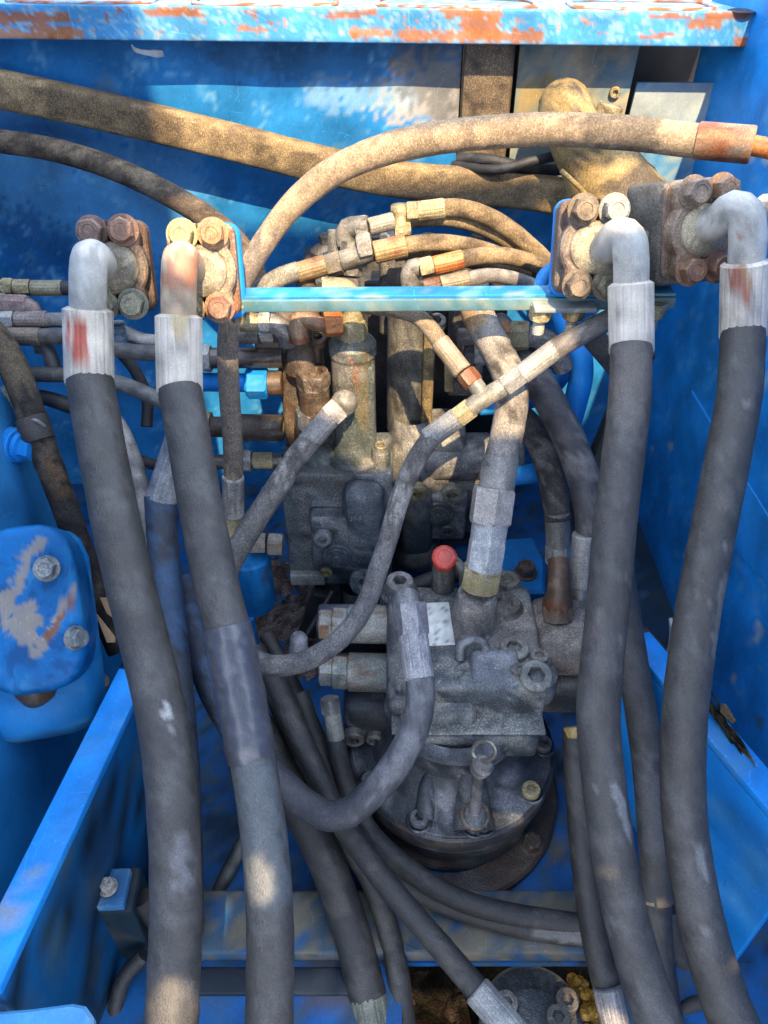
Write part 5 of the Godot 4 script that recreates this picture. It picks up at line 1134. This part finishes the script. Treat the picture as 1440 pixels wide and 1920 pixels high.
func lower() -> void:
	var g = "dark hoses bundled below the motor"
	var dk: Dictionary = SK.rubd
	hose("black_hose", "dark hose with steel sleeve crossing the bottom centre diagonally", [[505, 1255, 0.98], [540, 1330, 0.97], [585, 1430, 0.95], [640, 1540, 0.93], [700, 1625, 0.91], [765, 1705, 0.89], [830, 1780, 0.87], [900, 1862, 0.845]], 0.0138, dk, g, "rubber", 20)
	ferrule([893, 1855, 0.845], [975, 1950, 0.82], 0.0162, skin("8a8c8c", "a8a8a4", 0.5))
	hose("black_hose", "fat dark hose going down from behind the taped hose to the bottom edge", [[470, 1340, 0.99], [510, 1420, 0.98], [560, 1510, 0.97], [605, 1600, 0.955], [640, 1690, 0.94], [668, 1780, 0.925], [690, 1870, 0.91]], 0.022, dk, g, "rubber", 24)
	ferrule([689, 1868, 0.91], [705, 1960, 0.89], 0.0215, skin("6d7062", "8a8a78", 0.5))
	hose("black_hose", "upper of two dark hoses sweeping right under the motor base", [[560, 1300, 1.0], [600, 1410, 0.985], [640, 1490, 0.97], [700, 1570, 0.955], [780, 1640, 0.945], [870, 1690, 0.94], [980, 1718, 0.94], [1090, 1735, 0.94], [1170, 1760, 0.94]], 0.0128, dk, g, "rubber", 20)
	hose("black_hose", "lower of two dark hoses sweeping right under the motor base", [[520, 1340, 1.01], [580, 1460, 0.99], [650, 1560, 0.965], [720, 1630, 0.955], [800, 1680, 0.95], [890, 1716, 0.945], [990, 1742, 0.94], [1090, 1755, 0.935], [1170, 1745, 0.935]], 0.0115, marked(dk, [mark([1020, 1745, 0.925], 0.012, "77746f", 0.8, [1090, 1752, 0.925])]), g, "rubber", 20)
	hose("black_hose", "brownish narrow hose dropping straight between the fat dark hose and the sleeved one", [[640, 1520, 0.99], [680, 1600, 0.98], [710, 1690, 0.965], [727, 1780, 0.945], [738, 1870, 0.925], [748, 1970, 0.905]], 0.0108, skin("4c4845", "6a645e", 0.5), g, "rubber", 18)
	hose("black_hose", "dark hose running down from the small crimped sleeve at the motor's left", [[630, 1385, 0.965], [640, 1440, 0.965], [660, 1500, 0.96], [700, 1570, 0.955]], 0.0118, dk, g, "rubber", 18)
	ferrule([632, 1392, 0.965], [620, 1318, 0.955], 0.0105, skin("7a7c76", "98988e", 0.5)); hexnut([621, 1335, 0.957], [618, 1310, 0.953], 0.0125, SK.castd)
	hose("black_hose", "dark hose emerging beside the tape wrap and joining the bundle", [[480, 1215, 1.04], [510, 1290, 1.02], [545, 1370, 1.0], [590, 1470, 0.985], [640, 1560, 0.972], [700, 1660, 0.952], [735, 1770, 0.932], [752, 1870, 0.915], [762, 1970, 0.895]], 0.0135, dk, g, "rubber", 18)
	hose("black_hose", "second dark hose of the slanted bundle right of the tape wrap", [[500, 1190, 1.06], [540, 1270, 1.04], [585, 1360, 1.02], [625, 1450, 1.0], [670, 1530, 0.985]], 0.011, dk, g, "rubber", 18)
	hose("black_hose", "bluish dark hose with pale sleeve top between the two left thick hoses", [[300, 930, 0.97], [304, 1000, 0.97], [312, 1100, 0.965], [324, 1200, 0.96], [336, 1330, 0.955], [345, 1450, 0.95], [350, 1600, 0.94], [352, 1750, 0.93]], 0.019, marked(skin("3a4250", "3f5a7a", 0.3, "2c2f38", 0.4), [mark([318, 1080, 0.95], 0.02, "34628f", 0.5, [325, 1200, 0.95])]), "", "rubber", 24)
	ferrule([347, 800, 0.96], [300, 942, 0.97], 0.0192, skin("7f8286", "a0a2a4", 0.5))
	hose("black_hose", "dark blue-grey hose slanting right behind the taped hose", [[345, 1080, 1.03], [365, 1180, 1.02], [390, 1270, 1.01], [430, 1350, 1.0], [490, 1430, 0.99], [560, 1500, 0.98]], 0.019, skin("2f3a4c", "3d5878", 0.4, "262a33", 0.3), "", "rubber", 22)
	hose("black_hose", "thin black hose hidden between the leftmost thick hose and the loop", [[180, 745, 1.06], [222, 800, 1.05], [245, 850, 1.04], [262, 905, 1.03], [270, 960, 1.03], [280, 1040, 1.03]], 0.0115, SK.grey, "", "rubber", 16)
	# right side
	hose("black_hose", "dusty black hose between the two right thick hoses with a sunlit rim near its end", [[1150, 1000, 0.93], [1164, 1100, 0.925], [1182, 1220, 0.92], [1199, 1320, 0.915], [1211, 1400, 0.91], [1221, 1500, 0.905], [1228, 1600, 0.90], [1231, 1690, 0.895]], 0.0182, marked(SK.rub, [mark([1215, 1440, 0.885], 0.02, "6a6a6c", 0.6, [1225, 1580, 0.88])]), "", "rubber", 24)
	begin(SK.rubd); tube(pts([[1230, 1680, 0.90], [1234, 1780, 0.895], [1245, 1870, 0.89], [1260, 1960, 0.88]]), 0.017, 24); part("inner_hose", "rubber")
	begin(skin("8a7a58", "a5946c", 0.5)); lathe(P(1230, 1683, 0.896), P(1231, 1690, 0.895) - P(1228, 1600, 0.90), [[0, 0.0178], [0, 0.0187], [0.0035, 0.0187], [0.0035, 0.0172]], 28); part("end_band", "metal")  # tan colour paints a crescent of sun on the hose rim
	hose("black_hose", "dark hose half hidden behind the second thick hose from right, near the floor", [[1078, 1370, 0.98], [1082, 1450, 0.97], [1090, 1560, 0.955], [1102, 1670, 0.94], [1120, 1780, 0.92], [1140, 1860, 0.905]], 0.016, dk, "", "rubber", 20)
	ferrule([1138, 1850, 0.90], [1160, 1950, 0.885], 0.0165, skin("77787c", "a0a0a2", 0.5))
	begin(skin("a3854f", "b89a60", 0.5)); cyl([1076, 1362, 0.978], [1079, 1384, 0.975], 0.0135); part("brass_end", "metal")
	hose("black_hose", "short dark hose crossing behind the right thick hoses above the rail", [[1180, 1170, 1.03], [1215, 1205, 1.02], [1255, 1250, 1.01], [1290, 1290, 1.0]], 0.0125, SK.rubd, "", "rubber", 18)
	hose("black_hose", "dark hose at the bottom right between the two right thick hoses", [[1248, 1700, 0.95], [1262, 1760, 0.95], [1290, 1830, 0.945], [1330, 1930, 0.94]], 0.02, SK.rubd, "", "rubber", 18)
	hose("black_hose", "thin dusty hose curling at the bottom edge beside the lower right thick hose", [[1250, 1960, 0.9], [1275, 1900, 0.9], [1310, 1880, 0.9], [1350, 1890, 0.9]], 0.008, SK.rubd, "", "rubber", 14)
	thing("loose_strap", "thin light strap end standing up right of the second thick hose from right", "strap", [1255, 1190, 1.0])
	begin(skin("7f93a0", "a8b4ba", 0.4)); tube(pts([[1258, 1160, 1.01], [1259, 1190, 1.0], [1254, 1220, 1.0], [1246, 1235, 1.0]]), 0.003, 8, 0.004); part("strap_body", "plastic")
	# torn grass and debris along the right rail
	thing("straw_debris", "dry straw and torn scraps caught along the right side panel's lower edge", "debris", [1390, 1380, 0.9])
	begin(skin("4a4636", "76694a", 0.5, "23241f", 0.4))
	var rng = RandomNumberGenerator.new(); rng.seed = 8
	var e0 = P(1322, 1305, 0.885); var e1 = P(1460, 1520, 0.82); var along = (e1 - e0).normalized()
	for i in 60:
		var u = rng.randf()
		var p = e0.lerp(e1, u) + Vector3(rng.randf_range(-0.004, 0.004), rng.randf_range(-0.004, 0.006), 0)
		var d = (along * (1 if rng.randf() < 0.8 else -1) + Vector3(rng.randf_range(-0.25, 0.15), rng.randf_range(-0.1, 0.3), rng.randf_range(-0.2, 0.2))).normalized() * rng.randf_range(0.012, 0.045)
		tube(PackedVector3Array([p, p + d * 0.5 + Vector3(rng.randf_range(-0.003, 0.003), 0.003, 0), p + d]), [0.0022, 0.0018, 0.0006], 5, 0.01)
	var db = part("straw", "soil"); db.set_meta("kind", "stuff")
	for q in [[1352, 1318, 1372, 1350], [1385, 1395, 1405, 1450]]:
		begin(skin("5a5040", "8a7a58", 0.5, "2f2c24", 0.3))
		plate([P(q[0], q[1], 0.865), P(q[0] + 10, q[1] + 2, 0.862), P(q[2] + 8, q[3], 0.85), P(q[2], q[3] + 8, 0.85), P(q[0] - 2, q[1] + 16, 0.86)], 0.002, 0.0005); part("torn_scrap", "soil")
	# things below the floor opening
	thing("swivel_joint", "round dark blue-grey swivel joint with bolts, cut by the bottom edge", "joint", D(1000, 1905, 1.1))
	begin(marked(skin("3d4650", "5f6668", 0.45, "2d343c", 0.3), [])); lathe(D(1000, 1915, 1.09), Vector3.UP, [[-0.1, 0.062], [0, 0.064], [0.003, 0.060], [0.004, 0.035], [0.007, 0.034], [0.007, 0]], 48); part("joint_body", "cast")
	for q in [[1062, 1880], [1045, 1912], [948, 1885]]:
		socket(D(q[0], q[1], 1.085), Vector3.UP, 0.014, SK.castd)
	thing("foam_crumbs", "bright yellow crumbled foam in sunlight at the bottom opening", "foam", D(1100, 1870, 1.12))
	begin(skin("a8823f", "c49c58", 0.5, "7a5c2c", 0.3, [], 2.0))  # yellow colour stands in for sunlit soil seen through the opening
	for i in 90:
		var u = rng.randf()
		var p = D(lerpf(1078, 1125, u) + rng.randf_range(-16, 14), lerpf(1838, 1945, u) + rng.randf_range(-8, 8), 1.08 + rng.randf_range(0, 0.03))
		var r = rng.randf_range(0.004, 0.009)
		lathe(p, Vector3(rng.randf_range(-1, 1), rng.randf_range(0.2, 1), rng.randf_range(-1, 1)), [[-r, 0], [-r * 0.6, r * 0.8], [r * 0.1, r], [r * 0.7, r * 0.7], [r * 0.9, 0]], 7)
	var fo = part("crumbs", "soil"); fo.set_meta("kind", "stuff")
	thing("dark_lump", "dark brown rubble mound inside the floor opening left of the swivel joint", "rubble", D(850, 1870, 1.2))
	begin(skin("221e1c", "3a332e", 0.4, "151413", 0.4))
	for i in 40:
		var p = D(lerpf(750, 960, rng.randf()), lerpf(1845, 1960, rng.randf()), 1.19)
		var r = rng.randf_range(0.012, 0.035)
		lathe(p, Vector3(rng.randf_range(-1, 1), 1, rng.randf_range(-1, 1)), [[-r, 0], [-r * 0.5, r * 0.9], [r * 0.2, r], [r * 0.6, r * 0.7], [r * 0.8, 0]], 8)
	var du = part("rubble", "soil"); du.set_meta("kind", "stuff")
	# small capped elbow left of the motor
	thing("capped_elbow", "small pale capped elbow fitting with nut left of the swing motor", "fitting", [560, 1215, 1.0])
	begin(skin("77787e", "9a9aa0", 0.5)); lathe(P(560, 1250, 1.0), P(560, 1190, 0.975) - P(560, 1250, 1.0), [[0, 0], [0, 0.0125], [0.028, 0.0125], [0.029, 0.0115], [0.046, 0.011], [0.052, 0.007], [0.054, 0]], 24); part("cap", "metal")
	hexnut([536, 1248, 1.0], [520, 1250, 1.0], 0.0125, SK.zinc); hexnut([519, 1250, 1.0], [494, 1252, 1.0], 0.0125, SK.steel); hexnut([570, 1238, 1.0], [594, 1238, 1.0], 0.009, SK.castd)

func left_side() -> void:
	var Y = Vector3.UP
	# side plate
	thing("left_frame_plate", "large blue frame plate at the left behind the scarred cover", "plate", [20, 1100, 0.97])
	begin(marked(SK.blue, [mark([60, 1390, 0.95], 0.05, "1d3a54", 0.6, [150, 1300, 0.97]), mark([110, 900, 0.98], 0.03, "3a6f94", 0.5, [60, 850, 0.99])]))
	var a = P(20, 752, 1.0); var b = P(-60, 1850, 0.80); var c = P(232, 1235, 1.27); var n = (b - a).cross(c - a).normalized()
	var ring = []
	for q in [[-60, 640], [20, 752], [75, 880], [140, 1030], [232, 1235], [150, 1480], [-90, 1850], [-120, 1000]]:
		var r = P(q[0], q[1], 1.0) - CAM
		ring.append(CAM + r * ((a - CAM).dot(n) / r.dot(n)))
	plate(ring, 0.014, 0.003)
	part("plate_body", "paint")
	# scarred cover
	var cc = P(56, 1142, 0.885); var cn = Vector3(0.16, 0.70, 0.70).normalized()
	var on_face = func(x, y):
		var r = P(x, y, 1.0) - CAM
		return CAM + r * ((cc + cn * 0.013 - CAM).dot(cn) / r.dot(cn))
	var k = marked(skin("0f6cb0", "2f80b8", 0.2, "0d5690", 0.3), [])
	for q in [[78, 1018, 50, 1045, 0.006], [50, 1045, 44, 1085, 0.008], [40, 1090, 5, 1130, 0.010], [10, 1140, 50, 1160, 0.012], [20, 1170, 60, 1200, 0.011], [56, 1130, 62, 1210, 0.006], [66, 1222, 74, 1216, 0.007], [78, 1216, 108, 1165, 0.0055], [108, 1165, 140, 1105, 0.0065]]:
		k.m.append(mark(on_face.call(q[0], q[1]), q[4], "98928a", 0.9, on_face.call(q[2], q[3])))
	for q in [[92, 1195, 135, 1125, 0.0045]]:
		k.m.append(mark(on_face.call(q[0], q[1]), q[4], "84583c", 0.95, on_face.call(q[2], q[3])))
	thing("round_cover", "blue rounded cover at the left with scraped V-shaped bare metal scar", "cover", [60, 1290, 0.9])
	begin(k)
	var fb = frame(cn)
	var rows = []
	for i in 30:
		var u = i / 29.0
		var rr: float; var hh: float
		if u < 0.3: rr = 1.0; hh = -0.05 + 0.05 * u / 0.3
		elif u < 0.45: var w = (u - 0.3) / 0.15 * PI / 2; rr = 1.0 - 0.12 * (1 - cos(w)); hh = 0.012 * sin(w)
		else: rr = 0.88 * (1.0 - (u - 0.45) / 0.55); hh = 0.012 + 0.004 * (1 - rr)
		var row = PackedVector3Array()
		for j in 97:
			var th = TAU * (j % 96) / 96.0
			var ex = signf(cos(th)) * pow(absf(cos(th)), 0.62) * 0.058; var ey = signf(sin(th)) * pow(absf(sin(th)), 0.62) * 0.094
			row.append(cc + fb * Vector3(ex * rr, ey * rr, hh))
		rows.append(row)
	grid(rows, 0)
	part("cover_shell", "paint")
	begin(marked(SK.blue, [mark([110, 1330, 0.95], 0.03, "46667a", 0.5, [40, 1420, 0.95]), mark([150, 1400, 0.97], 0.03, "22333f", 0.7)])); rbox(cc - cn * 0.075 - fb.y * 0.03 - fb.x * 0.02, fb, Vector3(0.15, 0.25, 0.09), 0.042, 0.012, 0.0006); part("housing_body", "paint")
	bolt([88, 1066, 0.862], cn, 0.0115, skin("7a8488", "a3a8a6", 0.5)); bolt([140, 1196, 0.875], Vector3(0.8, 0.4, 0.4).normalized(), 0.011, skin("7f8888", "a3a8a6", 0.5))
	begin(SK.brown); lathe(P(66, 1318, 0.92), P(68, 1260, 0.9) - P(66, 1318, 0.92), [[0, 0], [0, 0.012], [0.02, 0.024], [0.05, 0.026]], 24); part("drain_stub", "metal")
	thing("blue_stub", "short light blue pipe stub on the frame plate below the scarred cover", "pipe", [75, 1360, 0.93])
	begin(SK.bluec); cyl([52, 1362, 0.95], [88, 1360, 0.93], 0.0125); part("pipe_body", "paint")
	thing("sensor_plug", "grey stub fitting with a yellow-green pin, right of the scarred cover", "plug", [175, 1300, 0.98])
	begin(skin("4f5350", "77786f", 0.5)); lathe(P(176, 1330, 0.985), P(175, 1255, 0.955) - P(176, 1330, 0.985), [[0, 0], [0, 0.016], [0.025, 0.015], [0.026, 0.0185], [0.045, 0.0185], [0.05, 0.014], [0.052, 0]], 24); part("plug_body", "metal")
	begin(skin("a8a060")); cyl([170, 1252, 0.955], [166, 1236, 0.95], 0.003, 8, 0.0005); part("pin", "plastic")
	thing("cardboard_scrap", "tan folded scrap behind the leftmost thick hose beside the frame plate", "scrap", [200, 1165, 1.0])
	begin(skin("a88a6b", "b89a7a", 0.4)); plate([P(178, 1148, 0.985), P(215, 1195, 0.98), P(215, 1205, 0.98), P(200, 1205, 0.98)], 0.003, 0.0005); part("scrap_sheet", "plastic")
	begin(skin("a07f60", "b0906f", 0.4)); plate([P(186, 1120, 1.0), P(210, 1120, 1.0), P(212, 1160, 0.99), P(200, 1150, 0.995)], 0.003, 0.0005); part("scrap_sheet", "plastic")
	# bracket and post by the left rail
	thing("mount_bracket", "blue-capped bracket with one bolt on a dark post by the left rail", "bracket", [210, 1800, 0.88])
	var top = P(206, 1668, 0.87)
	begin(skin("3f78ac", "6f97b4", 0.4)); rbox(top, Basis(Y, 0.05), Vector3(0.04, 0.012, 0.042), 0.002, 0.008); part("cap_plate", "paint")
	bolt(P(203, 1664, 0.862), Y, 0.0085, SK.steel)
	begin(skin("22333f", "3a3d3e", 0.5)); rbox(top - Y * 0.072 + Vector3(0.004, 0, -0.004), Basis(Y, 0.05), Vector3(0.046, 0.13, 0.05), 0.004, 0.012); part("post_body", "paint")
	begin(skin("262c30", "4a4640", 0.5)); tube(PackedVector3Array([top + Vector3(0.03, -0.02, 0), top + Vector3(0.045, -0.06, 0.01), top + Vector3(0.06, -0.12, 0.02)]), 0.012, 16); part("post_rib", "paint")
	hose("black_hose", "thin black hose curling behind the bracket post at bottom left", [[270, 1790, 0.9], [235, 1830, 0.9], [218, 1880, 0.9], [215, 1960, 0.9]], 0.009, SK.dark, "", "rubber", 14)
	hose("black_hose", "thin dark hose slanting on the floor between the two left thick hoses", [[480, 1540, 1.03], [430, 1630, 1.01], [390, 1720, 0.99], [370, 1800, 0.97]], 0.009, skin("33383a", "55564e", 0.5), "", "rubber", 14)
	# rounded blue lip at the lower left corner
	thing("rounded_lip", "chipped pale-edged blue rounded lip in the lower left corner", "plate", [80, 1900, 0.74])
	begin(marked(skin("4f9ad0", "7fb0d0", 0.3), [mark([20, 1890, 0.74], 0.012, "b0a890", 0.9, [150, 1884, 0.73]), mark([60, 1895, 0.735], 0.006, "a09880", 0.8, [170, 1900, 0.73])]))
	plate([D(-40, 1898, 0.76), D(60, 1890, 0.76), D(135, 1880, 0.76), D(160, 1885, 0.76), D(174, 1905, 0.76), D(180, 2000, 0.76), D(-40, 2000, 0.76)], 0.012, 0.003)
	part("lip_plate", "paint")
	# blue boss with clamp on the plate
	thing("hose_clamp", "blue bolt boss with a ring clamp holding the brown hose at the left", "clamp", [50, 830, 1.0])
	begin(SK.bluec); cyl([-30, 822, 1.01], [36, 836, 0.99], 0.022); part("boss", "paint")
	begin(SK.bluec); lathe(P(36, 836, 0.99), Vector3(1, -0.1, 0.3), [[0, 0], [0, 0.019], [0.006, 0.019], [0.007, 0.015, 1], [0.02, 0.015, 1], [0.022, 0]], 24); part("bolt", "paint")
	begin(skin("5f6468", "85888a", 0.4)); tube(pts([[38, 840, 0.99], [36, 815, 0.985], [44, 795, 0.98], [66, 788, 0.972], [84, 800, 0.98]]), 0.0028, 8, 0.004); part("clamp_strap", "steel")
	hose("brown_hose", "worn brown-black hose slanting down the left edge under the ring clamp", [[-30, 610, 0.99], [10, 660, 0.99], [42, 730, 0.99], [62, 790, 0.99], [88, 860, 1.0], [118, 940, 1.01], [150, 1030, 1.02], [185, 1130, 1.03], [225, 1220, 1.04]], [0.019, 0.0175, 0.0165, 0.016], marked(skin("403d3b", "5f574c", 0.45, "33302f", 0.3), [mark([20, 690, 0.97], 0.03, "6f6350", 0.8, [-10, 640, 0.97]), mark([115, 920, 1.0], 0.012, "6a5038", 0.6, [95, 870, 0.99])]), "", "dusty_rubber", 22)
	begin(SK.rubd); lathe(P(58, 782, 0.988), P(72, 820, 0.992) - P(58, 782, 0.988), [[0, 0.018], [0.001, 0.02], [0.03, 0.02], [0.031, 0.018]], 24); part("clamp_sleeve", "rubber")
	# left-edge fittings
	var g = "small crimped fittings entering from the left edge"
	hose("pilot_hose", "uppermost small hose at the left edge with brass-coloured fittings", [[112, 540, 1.06], [140, 541, 1.06], [200, 545, 1.07], [260, 560, 1.08]], 0.0095, SK.rubd, g, "rubber", 16)
	hexnut([6, 537, 1.06], [26, 538, 1.06], 0.0118, SK.zinc); hexnut([28, 539, 1.06], [58, 539, 1.06], 0.0112, SK.zinc); ferrule([60, 540, 1.06], [117, 540, 1.06], 0.0105, skin("8a8468", "a39c80", 0.5))
	thing("hex_elbow", "pinkish rusty hex elbow under the uppermost fitting at the left edge", "fitting", [30, 570, 1.05], g)
	hexnut([-20, 568, 1.05], [14, 569, 1.05], 0.0135, skin("8a7066", "a58c80", 0.5)); hexnut([14, 569, 1.05], [52, 571, 1.05], 0.0128, skin("947870", "b09890", 0.5))
	begin(skin("85706a", "a08c84", 0.5)); tube(pts([[45, 571, 1.05], [60, 576, 1.05], [66, 592, 1.055]]), 0.010, 14, 0.004); part("elbow", "metal")
	hose("pilot_hose", "third small hose at the left edge with a pale pink sleeve", [[84, 600, 1.05], [130, 601, 1.05], [200, 612, 1.06], [235, 625, 1.06], [270, 638, 1.06], [330, 642, 1.05]], 0.0095, SK.grey, g, "rubber", 16)
	hexnut([-20, 600, 1.05], [28, 600, 1.05], 0.0125, SK.steel); ferrule([30, 599, 1.05], [89, 599, 1.05], 0.0115, skin("8f8078", "ab9c92", 0.5))
	hose("pilot_hose", "fourth small hose at the left edge with a tan-striped sleeve", [[70, 631, 1.04], [130, 632, 1.04], [200, 650, 1.05], [250, 660, 1.05], [330, 662, 1.04]], 0.0105, skin("4a4a4a", "66655f", 0.5), g, "rubber", 16)
	hexnut([-20, 631, 1.04], [12, 631, 1.04], 0.0115, SK.steel); ferrule([13, 631, 1.04], [76, 631, 1.04], 0.0118, skin("7d7064", "9c8a74", 0.5))
	begin(SK.castd); tube(pts([[68, 650, 1.06], [86, 652, 1.06], [94, 668, 1.06], [104, 700, 1.07]]), 0.010, 14, 0.005); part("elbow", "metal")
	hose("pilot_hose", "grey hose crossing between the two left thick hoses below their sleeves", [[40, 702, 1.06], [90, 702, 1.06], [140, 704, 1.06], [215, 716, 1.06], [262, 733, 1.05], [330, 765, 1.04]], 0.0105, skin("5a5a58", "7a7974", 0.5), "", "rubber", 16)
	hose("pilot_hose", "dark hose slanting right below the grey crossing one at the left", [[60, 742, 1.08], [100, 750, 1.08], [140, 765, 1.08], [200, 790, 1.09]], 0.0105, SK.rubd, "", "rubber", 16)
	thing("nut_stub", "small pale hex nut at the left edge above the blue bolt boss", "fitting", [12, 742, 1.03])
	hexnut([2, 728, 1.03], [14, 762, 1.04], 0.013, skin("8d9088", "a8a89c", 0.5))
	hose("pilot_hose", "short dark hose looping behind the leftmost sleeve toward the second one", [[215, 650, 1.10], [250, 690, 1.10], [275, 745, 1.10], [275, 800, 1.10]], 0.008, SK.rubd, "", "rubber", 14)
	hose("pilot_hose", "thin dark hose crossing low between the two left thick hoses", [[215, 845, 1.10], [250, 858, 1.10], [290, 872, 1.10], [330, 880, 1.10]], 0.008, SK.rubd, "", "rubber", 14)
